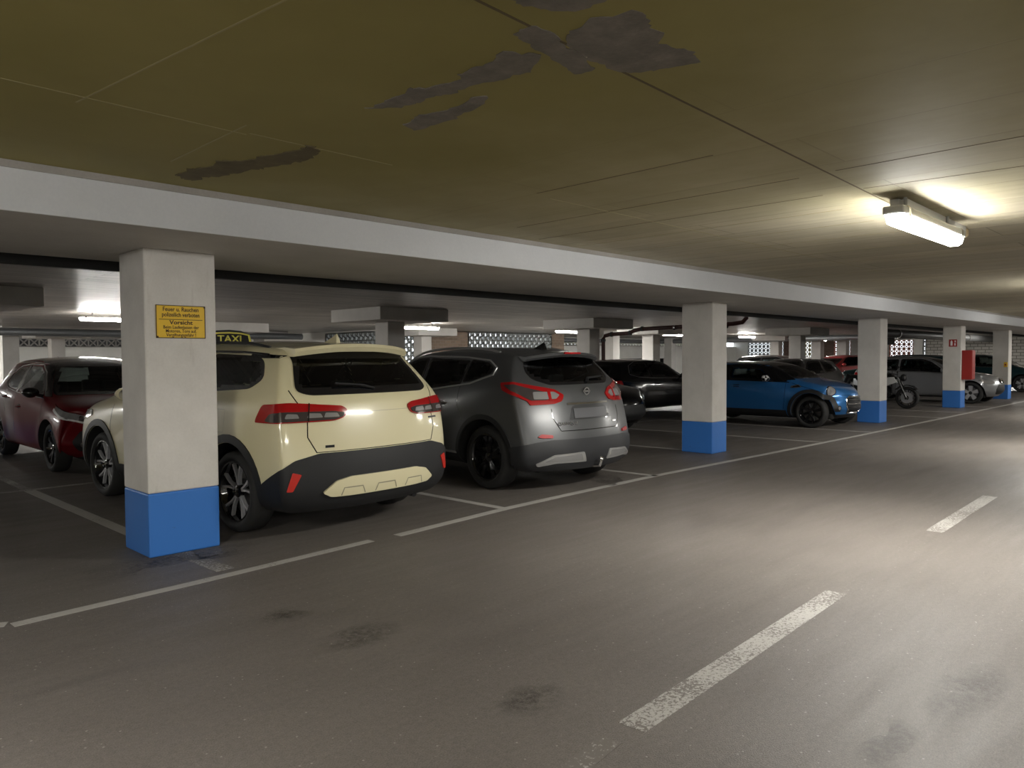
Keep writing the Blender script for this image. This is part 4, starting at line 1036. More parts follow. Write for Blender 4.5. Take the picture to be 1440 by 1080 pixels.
# ------------------------------------------------------------------ grey SUV
grey = paint('grey_metallic', (.085, .088, .092), .45, .46); grey.node_tree.nodes['Principled BSDF'].inputs['Coat Roughness'].default_value = .25; grey.node_tree.nodes['Principled BSDF'].inputs['Coat Weight'].default_value = .6
Q = Car(dict(name='car', label='dark grey metallic SUV with tow bar parked right of the cream taxi', cat='car', L=4.39, W=1.81, H=1.575, paint=grey,
    loc=(6.70, 7.33, 0), rz=-3.2, ra=.86, fa=3.50, wr=.352, arch=.425, tw=.235, lvl=3, zb=.24, cowl=3.30, wtop=2.55, roofw=.70, hoodw=.84, flare=.02, wbelt=.925,
    top=[(0, 1.46), (.45, 1.50), (1.0, 1.55), (1.7, 1.575), (2.2, 1.56), (2.6, 1.49), (3.0, 1.28), (3.32, 1.09), (3.7, 1.02), (4.1, .93), (4.3, .84), (4.39, .74)],
    belt=[(0, 1.18), (1.0, 1.17), (1.9, 1.06), (3.3, .98), (4.39, .86)], plan=[(0, .94), (.4, .985), (1.0, 1), (3.2, 1), (3.9, .97), (4.39, .92)],
    rear=[(.2, .14), (.34, .05), (.55, 0), (.66, .04), (.72, .10), (.95, .13), (1.06, .19), (1.16, .27), (1.35, .48), (1.48, .62), (1.57, .68)],
    front=[(.2, .16), (.4, .02), (.6, 0), (.8, .06), (.95, .25), (1.1, .5)], sweep_r=.24, sweep_f=.36))
qb = pm('dark_grey_plastic', (.02, .021, .024), .5)
Q.patch('rear_bumper', 'rear', [(-.82, .50, .25), (-.88, .46, .32), (-.90, .44, .50), (-.80, .14, .555), (-.62, .04, .575), (.62, .04, .575), (.80, .14, .555), (.90, .44, .50), (.88, .46, .32), (.82, .5, .25)], qb, off=.012, rnd=.02, grid=.03)['label'] = 'dark grey plastic lower bumper'
for sx, m_ in ((-1, 'L'), (1, 'R')):
    ra, fa, zc, Ri, Ro = .86, 3.50, .352, .429, .480
    def arc(c, R, a0, a1, n=22): return [(sx, c+R*math.cos(R_(a0+(a1-a0)*k/n)), zc+R*math.sin(R_(a0+(a1-a0)*k/n))) for k in range(n+1)]
    Q.patch('arch_cladding', m_, arc(ra, Ro, -14, 196)+arc(ra, Ri, 196, -14), black_plastic, off=.010, grid=.03)
    Q.patch('arch_cladding', m_, arc(fa, Ro, -16, 196)+arc(fa, Ri, 196, -16), black_plastic, off=.010, grid=.03)
    Q.patch('sill_cladding', m_, [(sx, 1.30, .26), (sx, 3.05, .26), (sx, 3.0, .36), (sx, 1.34, .36)], black_plastic, off=.010, rnd=.02)
    Q.patch('sill_trim', m_, [(sx, 1.32, .365), (sx, 3.02, .365), (sx, 3.02, .385), (sx, 1.33, .385)], silver_plastic, off=.014)
    Q.patch('side_window', m_, [(sx, .86, 1.28), (sx, 1.14, 1.19), (sx, 1.32, 1.165), (sx, 1.30, 1.43), (sx, 1.0, 1.40), (sx, .86, 1.34)], glass_m, off=.005, rnd=.05, cut=.022, frit=.02)
    Q.patch('side_window', m_, [(sx, 1.34, 1.15), (sx, 2.12, 1.07), (sx, 2.12, 1.45), (sx, 1.32, 1.42)], glass_m, off=.005, rnd=.03, cut=.03, frit=.03)
    Q.patch('side_window', m_, [(sx, 2.16, 1.07), (sx, 3.10, 1.02), (sx, 3.02, 1.10), (sx, 2.65, 1.36), (sx, 2.42, 1.44), (sx, 2.16, 1.45)], glass_m, off=.005, rnd=.04, cut=.03, frit=.03)
    Q.trim(m_, [(sx, 3.12, 1.0), (sx, 2.0, 1.06), (sx, 1.16, 1.16), (sx, .82, 1.26), (sx, .81, 1.34), (sx, .98, 1.42), (sx, 1.4, 1.455), (sx, 2.2, 1.475), (sx, 2.5, 1.45), (sx, 2.75, 1.32)], .010, silver_plastic)
Q.seams([[(2.14, 1.06), (2.16, .80), (2.16, .40)], [(1.33, 1.14), (1.33, .92), (1.22, .74)]], w=.006)
Q.patch('windscreen', 'cab', [(-.72, 3.2, 1.09), (-.58, 2.7, 1.44), (.58, 2.7, 1.44), (.72, 3.2, 1.09)], glass_m, off=.005, rnd=.06, cut=.03, frit=.04)
Q.patch('rear_window', 'rear', [(-.46, .25, 1.15), (-.68, .3, 1.21), (-.72, .4, 1.30), (-.64, .5, 1.43), (-.56, .56, 1.475), (.56, .56, 1.475), (.64, .5, 1.43), (.72, .4, 1.30), (.68, .3, 1.21), (.46, .25, 1.15)], glass_m, off=.006, rnd=.05, cut=.03, frit=.04, grid=.03)
for sx in (-1, 1):
    X = lambda pts: [(sx*a, b_, c_) for a, b_, c_ in pts]
    tl = Q.patch('tail_lamp', 'rear', X([(.36, .12, 1.040), (.48, .13, 1.100), (.82, .26, 1.155), (.89, .42, 1.185), (.90, .60, 1.175), (.90, .56, 1.100), (.87, .38, 1.040), (.80, .26, 0.985), (.78, .24, 0.940), (.50, .14, 0.950), (.40, .12, 0.975)]), red_lens, off=.014, rnd=.02, grid=.025, label='red boomerang tail lamp')
    Q.patch('smoked_lens', 'rear', X([(.58, .15, 1.020), (.60, .15, 1.070), (.84, .28, 1.125), (.88, .40, 1.155), (.895, .54, 1.150), (.88, .44, 1.100), (.80, .27, 1.010), (.77, .24, 0.990), (.60, .14, 0.990)]), smoke_lens, off=.019, rnd=.015, parent=tl)
    Q.patch('clear_element', 'rear', X([(.43, .12, 1.040), (.50, .13, 1.073), (.76, .22, 1.075), (.745, .22, 1.000), (.48, .13, 1.000)]), clear_lens, off=.021, rnd=.015, parent=tl)
    Q.patch('red_divider', 'rear', X([(.545, .13, 0.985), (.56, .13, 1.085), (.60, .14, 1.085), (.585, .13, 0.985)]), red_lens, off=.025, parent=tl)
    Q.seam('rear', X([(.56, .12, .90), (.555, .1, .80), (.47, .07, .665)]), w=.008)
    Q.patch('rear_reflector', 'rear', X([(.60, .06, .595), (.60, .06, .625), (.74, .1, .64), (.78, .12, .61), (.72, .1, .597)]), pm('reflector_red2', (.45, .03, .03), .3), off=.016, rnd=.012)
    Q.patch('skid_insert', 'rear', X([(.16, .04, .33), (.20, .04, .435), (.60, .05, .42), (.80, .14, .335), (.77, .14, .31), (.56, .05, .335)]), silver_plastic, off=.022, rnd=.015)
    Q.patch('skid_recess', 'rear', X([(.21, .04, .35), (.235, .04, .415), (.58, .05, .402), (.70, .1, .355), (.55, .05, .355)]), pm('skid_grey_%d' % sx, (.26, .26, .26), .5, .4), off=.025, rnd=.012)
Q.seam('rear', [(-.47, .06, .665), (.47, .06, .665)], w=.008)
Q.seam('rear', [(-.86, .3, .60), (-.6, .06, .645), (.6, .06, .645), (.86, .3, .60)], w=.005, mat=crease, name='bumper_crease') if False else None
# number plate recess, blank
pl = Q.patch('plate_recess', 'rear', [(-.33, .1, .775), (-.27, .1, .915), (-.22, .1, .93), (.22, .1, .93), (.27, .1, .915), (.33, .1, .775)], paint('grey_recess', (.07, .072, .076), .7, .4), off=.003, rnd=.02)
Q.patch('number_plate', 'rear', [(-.26, .1, .79), (-.26, .1, .895), (.26, .1, .895), (.26, .1, .79)], pm('blurred_plate', (.12, .122, .13), .45, .3), off=.010)['label'] = 'plain blurred number plate'
Q.patch('plate_light_bar', 'rear', [(-.34, .1, .935), (-.34, .1, .955), (.34, .1, .955), (.34, .1, .935)], chrome, off=.012, rnd=.008)['label'] = 'bright trim bar above the plate'
bm = bmesh.new(); lathe(bm, [(0, .030), (0, .045), (.012, .045), (.012, .030)], 'y', 28); box(bm, -.055, .055, 0, .014, -.009, .009)
c_ = Q.pt('rear', (0, -2, 1.07), .012)
for v in bm.verts: v.co += c_+Vector((0, -.012, 0))
mesh_obj('emblem', bm, chrome, Q.root)
a = Q.pt('rear', (-.46, -2.1, .74)); b_ = Q.pt('rear', (-.28, -2.1, .74))
text_obj('model_lettering', 'QASHQAI', .050, chrome, Q.root, (a+b_)/2+Vector((0, -.010, 0)), (R_(86), 0, math.atan2((b_-a).y, (b_-a).x)), .002, sx=1.15)
Q.patch('badge', 'rear', [(.36, .1, .72), (.36, .1, .74), (.44, .1, .74), (.44, .1, .72)], chrome, off=.004)
spoiler(Q, .58, .36, .86, 1.455, 1.515, grey, droop=.05, sweep=.14)
Q.patch('brake_light', 'rear', [(-.14, .3, 1.478), (-.14, .3, 1.50), (.14, .3, 1.50), (.14, .3, 1.478)], red_lens, off=.02) if False else None
bm = bmesh.new(); box(bm, -.13, .13, .352-Q.L/2, .37-Q.L/2, 1.487, 1.507); mesh_obj('brake_light', bm, red_lens, Q.root)
T_w = Q.pt('rear', (.10, -2, 1.175), .02)
mesh_obj('rear_wiper', TB([T_w, T_w+Vector((.02, .02, .03)), T_w+Vector((.30, .06, .045))], [.022, .014, .009], 6), black_plastic, Q.root)
shark(Q, .90, glossy_black, 1.2); rails(Q, .56, .95, 2.75, .03, .015, silver_plastic)
Q.wheels(dict(n=5, split=.22, face=glossy_black, back=glossy_black, rim=.72, tw=.06)); Q.mirror(2.95, 1.0, grey); Q.handle(1.62, .93, chrome); Q.handle(2.6, .89, chrome)
Q.interior(2.15, 1.2, .66, 1.22)
mesh_obj('underbody', BX(-.62, .62, -1.90, 1.7, .21, .32, .03), arch_m, Q.root)
bm = bmesh.new(); tube(bm, [(0, -1.95, .27), (0, -2.16, .26), (0, -2.24, .27), (0, -2.26, .33)], .018, 10); bmesh.ops.create_uvsphere(bm, u_segments=14, v_segments=10, radius=.028, matrix=Matrix.Translation((0, -2.26, .345)))
bmesh.ops.recalc_face_normals(bm, faces=bm.faces); mesh_obj('tow_bar', bm, chrome, Q.root)
simple_lights(Q, [(.50, 4, .78), (.55, 4, .84), (.86, 3.8, .92), (.88, 3.75, .86), (.80, 4, .78)], None, [(-.45, 4.4, .40), (-.55, 4.4, .74), (.55, 4.4, .74), (.45, 4.4, .40)])
Q.finish()

# ------------------------------------------------------------------ red hatchback
redp = pm('red_paint', (.14, .005, .009), .35, 0, .3, spec=.2)
Y = Car(dict(name='car', label='red hatchback with black roof parked behind the taxi, nose toward the camera', cat='car', L=3.94, W=1.745, H=1.50, paint=redp,
    loc=(3.66, 12.30, 0), rz=180, ra=.52, fa=3.13, wr=.315, arch=.375, tw=.2, lvl=3, zb=.20, cowl=2.98, wtop=2.15, roofw=.70, hoodw=.82, flare=.02, wbelt=.93,
    top=[(0, 1.36), (.3, 1.43), (.9, 1.49), (1.5, 1.50), (2.0, 1.46), (2.3, 1.37), (2.65, 1.17), (3.0, .985), (3.3, .93), (3.6, .85), (3.85, .74), (3.94, .62)],
    belt=[(0, 1.07), (.8, 1.06), (1.6, .98), (2.98, .91), (3.94, .76)], plan=[(0, .93), (.5, 1), (3.0, 1), (3.5, .975), (3.94, .92)],
    rear=[(.2, .1), (.5, 0), (.7, .03), (1.0, .1), (1.2, .25), (1.4, .42)], front=[(.2, .16), (.35, .02), (.5, 0), (.66, .05), (.8, .22), (.95, .45)], sweep_r=.18, sweep_f=.40))
for sx, m_ in ((-1, 'L'), (1, 'R')):
    Y.patch('side_window', m_, [(sx, .80, 1.12), (sx, .98, 1.06), (sx, 1.40, 1.02), (sx, 1.46, 1.36), (sx, 1.1, 1.34), (sx, .86, 1.24)], glass_m, off=.005, rnd=.06, cut=.03, frit=.025)
    Y.patch('side_window', m_, [(sx, 1.52, 1.01), (sx, 2.66, .96), (sx, 2.58, 1.03), (sx, 2.25, 1.27), (sx, 2.0, 1.36), (sx, 1.58, 1.365)], glass_m, off=.005, rnd=.06, cut=.03, frit=.025)
    Y.patch('window_pillar', m_, [(sx, 1.41, 1.005), (sx, 1.51, .998), (sx, 1.575, 1.375), (sx, 1.475, 1.37)], silver_plastic if False else glossy_black, off=.008)
    Y.trim(m_, [(sx, 2.72, .945), (sx, 1.5, .99), (sx, .96, 1.045), (sx, .76, 1.12), (sx, .84, 1.26), (sx, 1.1, 1.365), (sx, 1.55, 1.395), (sx, 2.02, 1.385), (sx, 2.30, 1.28), (sx, 2.66, 1.03)], .010, chrome)
Y.patch('windscreen', 'cab', [(-.71, 2.85, .985), (-.60, 2.45, 1.30), (-.53, 2.25, 1.39), (.53, 2.25, 1.39), (.60, 2.45, 1.30), (.71, 2.85, .985), (.35, 3.0, .985), (-.35, 3.0, .985)], glass_m, off=.005, rnd=.05, cut=.03, frit=.05)
Y.patch('roof_panel', 'top', [(-.50, 2.28, 1), (-.60, 1.9, 1), (-.62, .5, 1), (-.5, .35, 1), (.5, .35, 1), (.62, .5, 1), (.60, 1.9, 1), (.50, 2.28, 1)], glossy_black, off=.005, rnd=.08, grid=.08)['label'] = 'gloss black roof'
for sx in (-1, 1):
    X = lambda pts: [(sx*a, b_, c_) for a, b_, c_ in pts]
    Y.patch('windscreen_pillar', 'cab', X([(.71, 2.85, .965), (.79, 2.75, .965), (.68, 2.2, 1.37), (.52, 2.2, 1.42), (.52, 2.25, 1.37), (.60, 2.45, 1.29)]), glossy_black, off=.007, rnd=.01)
    hl = Y.patch('head_lamp', 'front', X([(.46, 3.9, .645), (.50, 3.9, .69), (.80, 3.55, .80), (.855, 3.3, .855), (.84, 3.35, .80), (.76, 3.65, .685), (.60, 3.8, .635)]), clear_lens, off=.008, rnd=.02, grid=.025)
    Y.patch('projector', 'front', X([(.52, 3.9, .65), (.54, 3.9, .70), (.70, 3.7, .745), (.72, 3.7, .67), (.60, 3.8, .64)]), smoke_lens, off=.012, rnd=.02, parent=hl)
    Y.patch('drl_strip', 'front', X([(.47, 3.9, .63), (.60, 3.8, .622), (.76, 3.65, .668), (.85, 3.3, .80), (.852, 3.3, .83), (.75, 3.65, .69), (.60, 3.8, .645)]), white_m, off=.014, rnd=.006, parent=hl)
    Y.patch('fog_lamp_recess', 'front', X([(.60, 3.9, .30), (.62, 3.9, .50), (.72, 3.8, .56), (.78, 3.7, .42), (.74, 3.75, .30)]), black_plastic, off=.006, rnd=.03)
    Y.patch('fog_lamp', 'front', X([(.64, 3.9, .36), (.64, 3.9, .41), (.71, 3.8, .41), (.71, 3.8, .36)]), chrome, off=.012, rnd=.02)
Y.patch('grille', 'front', [(-.52, 3.94, .26), (-.48, 3.94, .50), (-.30, 3.94, .56), (.30, 3.94, .56), (.48, 3.94, .50), (.52, 3.94, .26)], black_plastic, off=.007, rnd=.04)
Y.seams([[(1.46, .98), (1.48, .7), (1.44, .32)], [(2.74, .93), (2.86, .72), (2.74, .32)], [(.92, 1.04), (.90, .86), (.98, .70)]], w=.006)
Y.seam('front', [(-.80, 3.2, .88), (-.55, 3.85, .72), (.55, 3.85, .72), (.80, 3.2, .88)], w=.007)
Y.wheels(dict(n=5, split=.24, face=dark_alloy, back=glossy_black, rim=.73, tw=.045)); Y.mirror(2.62, .96, glossy_black); Y.handle(1.72, .80); Y.handle(.98, .92)
Y.interior(1.95, .95, .55, 1.12); shark(Y, .45, glossy_black, .8)
mesh_obj('underbody', BX(-.6, .6, -1.7, 1.6, .17, .28, .03), arch_m, Y.root)
Y.patch('rear_window', 'rear', [(-.55, .2, 1.06), (-.52, .3, 1.36), (.52, .3, 1.36), (.55, .2, 1.06)], glass_m, off=.006, rnd=.05, cut=.03, frit=.04)
simple_lights(Y, None, [(.50, .1, .86), (.50, .1, .98), (.84, .3, 1.0), (.85, .4, .90)])
Y.finish()

# ------------------------------------------------------------------ blue hatchback, boxy with black roof
blue = paint('blue_metallic', (.028, .17, .46), .4, .28)
B = Car(dict(name='car', label='blue three-door hatchback with black roof and chequered mirror cap', cat='car', L=3.77, W=1.727, H=1.335, paint=blue,
    loc=(15.90, 7.63, 0), rz=180, ra=.62, fa=3.15, wr=.318, arch=.385, tw=.205, lvl=3, zb=.20, cowl=2.72, wtop=2.30, roofw=.79, hoodw=.80, flare=.03, wbelt=.93,
    top=[(0, 1.26), (.2, 1.30), (.8, 1.33), (1.6, 1.335), (2.1, 1.315), (2.38, 1.23), (2.75, 1.01), (2.95, .955), (3.3, .90), (3.55, .82), (3.72, .72), (3.77, .60)],
    belt=[(0, .98), (1.4, .955), (2.7, .925), (3.4, .82), (3.77, .70)], plan=[(0, .90), (.5, .99), (3.0, 1), (3.45, .985), (3.62, .93), (3.77, .82)],
    rear=[(.2, .1), (.45, 0), (.7, .03), (1.0, .08), (1.35, .22)], front=[(.2, .14), (.35, .02), (.5, 0), (.7, .04), (.82, .16), (.95, .4)], sweep_r=.22, sweep_f=.36))
chk, nt, b = newmat('chequered'); t = nt.nodes.new('ShaderNodeTexChecker'); t.inputs['Scale'].default_value = 15
tc = nt.nodes.new('ShaderNodeTexCoord'); nt.links.new(tc.outputs['Object'], t.inputs['Vector'])
t.inputs['Color1'].default_value = (.75, .75, .75, 1); t.inputs['Color2'].default_value = (.01, .01, .01, 1); nt.links.new(t.outputs[0], b.inputs['Base Color']); b.inputs['Roughness'].default_value = .25
HB = {sx: [[(sx, .40, 1.0), (sx, 1.24, .985), (sx, 1.22, 1.195), (sx, .52, 1.18)], [(sx, 1.40, .985), (sx, 2.32, .965), (sx, 2.07, 1.18), (sx, 1.40, 1.195)]] for sx in (-1, 1)}
for sx, m_ in ((-1, 'L'), (1, 'R')):
    B.patch('greenhouse_band', m_, [(sx, .30, .965), (sx, 2.66, .925), (sx, 2.62, .98), (sx, 2.30, 1.20), (sx, 2.12, 1.29), (sx, .30, 1.25)], glossy_black, off=.004, rnd=.03, grid=.03, holes=HB[sx], label='gloss black window surround')
    B.patch('side_window', m_, [(sx, .36, .99), (sx, 1.28, .975), (sx, 1.26, 1.205), (sx, .50, 1.19)], glass_m, off=.006, rnd=.05, cut=.0, frit=.012)
    B.patch('side_window', m_, [(sx, 1.36, .975), (sx, 2.36, .955), (sx, 2.08, 1.19), (sx, 1.36, 1.205)], glass_m, off=.006, rnd=.05, cut=.0, frit=.012)
    ra, fa, zc, Ri, Ro = .62, 3.15, .318, .389, .458
    def arc(c, R, a0, a1, n=22): return [(sx, c+R*math.cos(R_(a0+(a1-a0)*k/n)), zc+R*math.sin(R_(a0+(a1-a0)*k/n))) for k in range(n+1)]
    B.patch('arch_cladding', m_, arc(ra, Ro, -12, 194)+arc(ra, Ri, 194, -12), black_plastic, off=.010, grid=.03)
    B.patch('arch_cladding', m_, arc(fa, Ro, 2, 194)+arc(fa, Ri, 194, 2), black_plastic, off=.010, grid=.03)
    B.patch('sill_cladding', m_, [(sx, .98, .21), (sx, 2.68, .21), (sx, 2.66, .34), (sx, 1.0, .34)], black_plastic, off=.010, rnd=.02)
    B.trim(m_, [(sx, .28, .955), (sx, 1.4, .94), (sx, 2.70, .912)], .009, glossy_black)
    X = lambda pts: [(sx*a, b_, c_) for a, b_, c_ in pts]
    B.patch('windscreen_pillar', 'cab', X([(.66, 2.72, .965), (.78, 2.66, .95), (.70, 2.3, 1.20), (.60, 2.2, 1.29), (.55, 2.35, 1.27), (.62, 2.45, 1.19)]), glossy_black, off=.005, rnd=.01)
    el = [(.64+.165*math.cos(t), 3.5, .735+.105*math.sin(t)) for t in [2*PI*k/20 for k in range(20)]]
    hl = B.patch('head_lamp', 'front', X(el), glossy_black, off=.010, grid=.025)
    B.patch('lamp_glass', 'front', X([(.64+.145*math.cos(t), 3.5, .735+.088*math.sin(t)) for t in [2*PI*k/20 for k in range(20)]]), clear_lens, off=.018, grid=.025, parent=hl)
    B.patch('fog_lamp', 'front', X([(.56+.055*math.cos(t), 3.7, .40+.055*math.sin(t)) for t in [2*PI*k/14 for k in range(14)]]), black_plastic, off=.008, grid=.02)
    B.patch('fog_lens', 'front', X([(.56+.032*math.cos(t), 3.7, .40+.032*math.sin(t)) for t in [2*PI*k/14 for k in range(14)]]), clear_lens, off=.014, grid=.02)
    B.patch('side_scuttle', m_, [(sx, 2.74, .80), (sx, 2.76, .84), (sx, 2.90, .87), (sx, 2.98, .82), (sx, 2.88, .80)], chrome, off=.008, rnd=.015)
    B.patch('scuttle_insert', m_, [(sx, 2.78, .808), (sx, 2.80, .832), (sx, 2.90, .855), (sx, 2.955, .82)], glossy_black, off=.013, rnd=.01)
B.patch('windscreen', 'cab', [(-.67, 2.7, .985), (-.60, 2.42, 1.22), (-.54, 2.33, 1.275), (.54, 2.33, 1.275), (.60, 2.42, 1.22), (.67, 2.7, .985)], glass_m, off=.004, rnd=.04, cut=.025, frit=.035)
B.patch('roof_panel', 'top', [(-.54, 2.30, 1), (-.64, 2.1, 1), (-.67, 1.0, 1), (-.62, .22, 1), (.62, .22, 1), (.67, 1.0, 1), (.64, 2.1, 1), (.54, 2.30, 1)], glossy_black, off=.005, rnd=.05, grid=.08)['label'] = 'gloss black roof'
g = B.patch('grille', 'front', [(-.34, 3.83, .30), (-.42, 3.83, .45), (-.40, 3.83, .58), (-.30, 3.83, .63), (.30, 3.83, .63), (.40, 3.83, .58), (.42, 3.83, .45), (.34, 3.83, .30)], black_plastic, off=.008, rnd=.04)
B.trim('front', [(-.34, 3.83, .30), (-.42, 3.83, .45), (-.40, 3.83, .58), (-.30, 3.83, .63), (.30, 3.83, .63), (.40, 3.83, .58), (.42, 3.83, .45), (.34, 3.83, .30)], .012, chrome, 'grille_surround', True, .008)
for z in (.36, .42, .48, .54, .59): B.seam('front', [(-.38, 3.83, z), (.38, 3.83, z)], w=.012, mat=chrome if z == .48 else glossy_black, name='grille_bar', off=.014, parent=g)
B.patch('lower_lip', 'front', [(-.78, 3.5, .21), (-.70, 3.6, .27), (.70, 3.6, .27), (.78, 3.5, .21)], black_plastic, off=.010)
B.seams([[(1.32, .93), (1.34, .70), (1.30, .36)], [(2.64, .90), (2.62, .5), (2.60, .36)]], w=.006)
B.seam('front', [(-.78, 2.75, .90), (-.80, 3.1, .80), (-.66, 3.6, .66), (-.4, 3.75, .655), (.4, 3.75, .655), (.66, 3.6, .66), (.80, 3.1, .80), (.78, 2.75, .90)], w=.007)
B.wheels(dict(n=8, split=0, face=glossy_black, back=glossy_black, rim=.73, tw=.05)); B.mirror(2.26, .93, chk, 1.0); B.handle(1.55, .82)
B.interior(1.72, .75, .48, 1.04)
mesh_obj('underbody', BX(-.6, .6, -1.7, 1.6, .17, .28, .03), arch_m, B.root)
simple_lights(B, None, [(.50, .1, .66), (.50, .1, .84), (.70, .2, .84), (.70, .2, .66)])
for sx, m_ in ((-1, 'L'), (1, 'R')):
    for pts in ([(sx, .42, 1.0), (sx, 1.22, .985), (sx, 1.20, 1.19), (sx, .52, 1.175)], [(sx, 1.42, .985), (sx, 2.32, .965), (sx, 2.06, 1.175), (sx, 1.42, 1.19)]):
        B.cuts.append((m_, [Vector(B.frame(m_)[0](p)) for p in B.conv(pts)], .02))
B.finish()

# ------------------------------------------------------------------ generic car for the ones further back
def generic(P, win='hatch', wheel=None, chrome_trim=True, seats=True):
    base = dict(L=4.3, W=1.78, H=1.45, ra=.78, fa=3.42, wr=.32, arch=.375, tw=.21, lvl=2, zb=.2, roofw=.70, hoodw=.84, flare=.015, wbelt=.93,
        plan=[(0, .93), (.5, .99), (3.2, 1), (3.8, .97), (4.3, .91)], front=[(.2, .16), (.35, .02), (.5, 0), (.68, .05), (.82, .22), (.95, .45)], sweep_r=.18, sweep_f=.36, cat='car', name='car')
    if win == 'hatch':
        base.update(cowl=3.15, wtop=2.4, top=[(0, 1.30), (.35, 1.38), (1.0, 1.44), (1.7, 1.45), (2.2, 1.43), (2.5, 1.35), (2.9, 1.14), (3.2, .98), (3.6, .92), (4.0, .84), (4.2, .76), (4.3, .64)],
            belt=[(0, 1.02), (1.0, 1.0), (2.0, .95), (3.15, .91), (4.3, .76)], rear=[(.2, .1), (.45, 0), (.7, .03), (.95, .08), (1.15, .25), (1.35, .45)])
        W1 = [(.72, 1.05), (1.0, 1.0), (1.52, .975), (1.52, 1.345), (1.1, 1.33), (.82, 1.25)]; W2 = [(1.58, .97), (2.9, .935), (2.82, 1.0), (2.45, 1.26), (2.2, 1.345), (1.58, 1.345)]
        RW = [(-.56, .2, 1.03), (-.54, .35, 1.31), (.54, .35, 1.31), (.56, .2, 1.03)]
    else:
        base.update(L=4.75, W=1.84, H=1.44, ra=1.0, fa=3.85, cowl=3.45, wtop=2.75, tail=(.55, 1.45), plan=[(0, .90), (.6, .98), (3.4, 1), (4.2, .97), (4.75, .9)],
            top=[(0, .98), (.3, 1.04), (.7, 1.09), (1.1, 1.24), (1.5, 1.37), (2.1, 1.44), (2.6, 1.42), (2.95, 1.32), (3.3, 1.12), (3.55, 1.0), (4.1, .92), (4.5, .82), (4.68, .72), (4.75, .6)],
            belt=[(0, .96), (1.5, .98), (3.4, .92), (4.75, .74)], rear=[(.2, .14), (.45, 0), (.7, .02), (.98, .05)])
        W1 = [(1.15, 1.07), (1.4, 1.01), (2.1, .985), (2.1, 1.34), (1.7, 1.315), (1.35, 1.2)]; W2 = [(2.16, .98), (3.2, .95), (3.12, 1.02), (2.85, 1.24), (2.6, 1.33), (2.16, 1.34)]
        RW = None
    base.update(P)
    k = base['H']/(1.45 if win == 'hatch' else 1.44)
    C = Car(base)
    cb = pm('trim_'+base['label'][:12], (.5, .5, .5), .25, 1) if chrome_trim else glossy_black
    for sx, m_ in ((-1, 'L'), (1, 'R')):
        for Wn in (W1, W2): C.patch('side_window', m_, [(sx, a, b_*k if k > 1 else b_*(.5+.5*k)) for a, b_ in Wn], glass_m, off=.005, rnd=.06, cut=.05, frit=.05, grid=.05)
        q = [(2.98 if win == 'hatch' else 3.3, .915), (1.5, .955), (.98, .985), (.66, 1.05), (.78, 1.26), (1.08, 1.355), (1.6, 1.372), (2.2, 1.37), (2.48, 1.28), (2.9, 1.0)] if win == 'hatch' else [(3.3, .935), (2.1, .96), (1.38, .99), (1.08, 1.07), (1.33, 1.22), (1.7, 1.34), (2.15, 1.365), (2.62, 1.355), (2.9, 1.25), (3.2, 1.02)]
        C.trim(m_, [(sx, a, b_*k if k > 1 else b_*(.5+.5*k)) for a, b_ in q], .010, cb)
    yc = base['cowl']; yt = base['wtop']; zt_ = lerp_prof(base['top'], yt)
    zc_ = lerp_prof(base['top'], yc)
    C.patch('windscreen', 'cab', [(-.69, yc-.1, zc_+.03), (-.57, yt+.1, zt_-.05), (.57, yt+.1, zt_-.05), (.69, yc-.1, zc_+.03)], glass_m, off=.005, rnd=.05, cut=.05, frit=.05, grid=.05)
    if RW: C.patch('rear_window', 'rear', [(a, b_, c*k) for a, b_, c in RW], glass_m, off=.006, rnd=.05, cut=.05, frit=.05, grid=.05)
    else: C.patch('rear_window', 'top', [(-.56, .72, 1), (-.48, 1.35, 1), (.48, 1.35, 1), (.56, .72, 1)], glossy_black, off=.005, rnd=.05, grid=.07)
    L = base['L']
    C.seams([[(2.9, .92*k), (2.98, .7), (2.88, .32)], [(1.55 if win == 'hatch' else 2.13, .95*k), (1.56 if win == 'hatch' else 2.14, .7), (1.55 if win == 'hatch' else 2.13, .32)]], w=.008)
    C.wheels(wheel or dict(n=5, split=.2, face=alloy, back=dark_alloy, rim=.72, tw=.05))
    C.mirror(yc-.30, .95*k, C.paint); C.handle(1.75 if win == 'hatch' else 2.3, .83*k); 
    if win == 'sedan': C.handle(1.35, .86)
    simple_lights(C, [(.46, L-.1, .62*k), (.52, L-.1, .70*k), (.80, L-.35, .75*k), (.84, L-.5, .72*k), (.80, L-.35, .63*k), (.62, L-.2, .59*k)], [(.46, .1, .78*k), (.46, .1, .90*k), (.83, .3, .93*k), (.84, .36, .82*k)],
        [(-.42, L, .28), (-.50, L, .42), (-.34, L, .58*k), (.34, L, .58*k), (.50, L, .42), (.42, L, .28)])
    if seats: C.interior(2.1, 1.05, .55, 1.08*k)
    mesh_obj('underbody', BX(-.6, .6, -L/2+.3, L/2-.35, .17, .28, .03), arch_m, C.root)
    return C
blk = pm('black_paint', (.003, .003, .0035), .2, 0, .35, spec=.3); silver = paint('silver_paint', (.36, .37, .39), .6, .32); bronze = paint('bronze_grey_paint', (.10, .095, .088), .6, .3)
teal = paint('dark_teal_paint', (.008, .035, .042), .3, .3); whitep = paint('white_grey_paint', (.42, .42, .42), .2, .35); redcar = paint('bright_red_paint', (.45, .03, .03), .1, .35); darkg = paint('anthracite_paint', (.03, .031, .033), .5, .3)
C = generic(dict(label='black saloon, front end showing between grey SUV and second pillar', loc=(11.62, 10.55, 0), rz=180, paint=blk, H=1.40), 'sedan'); C.finish()
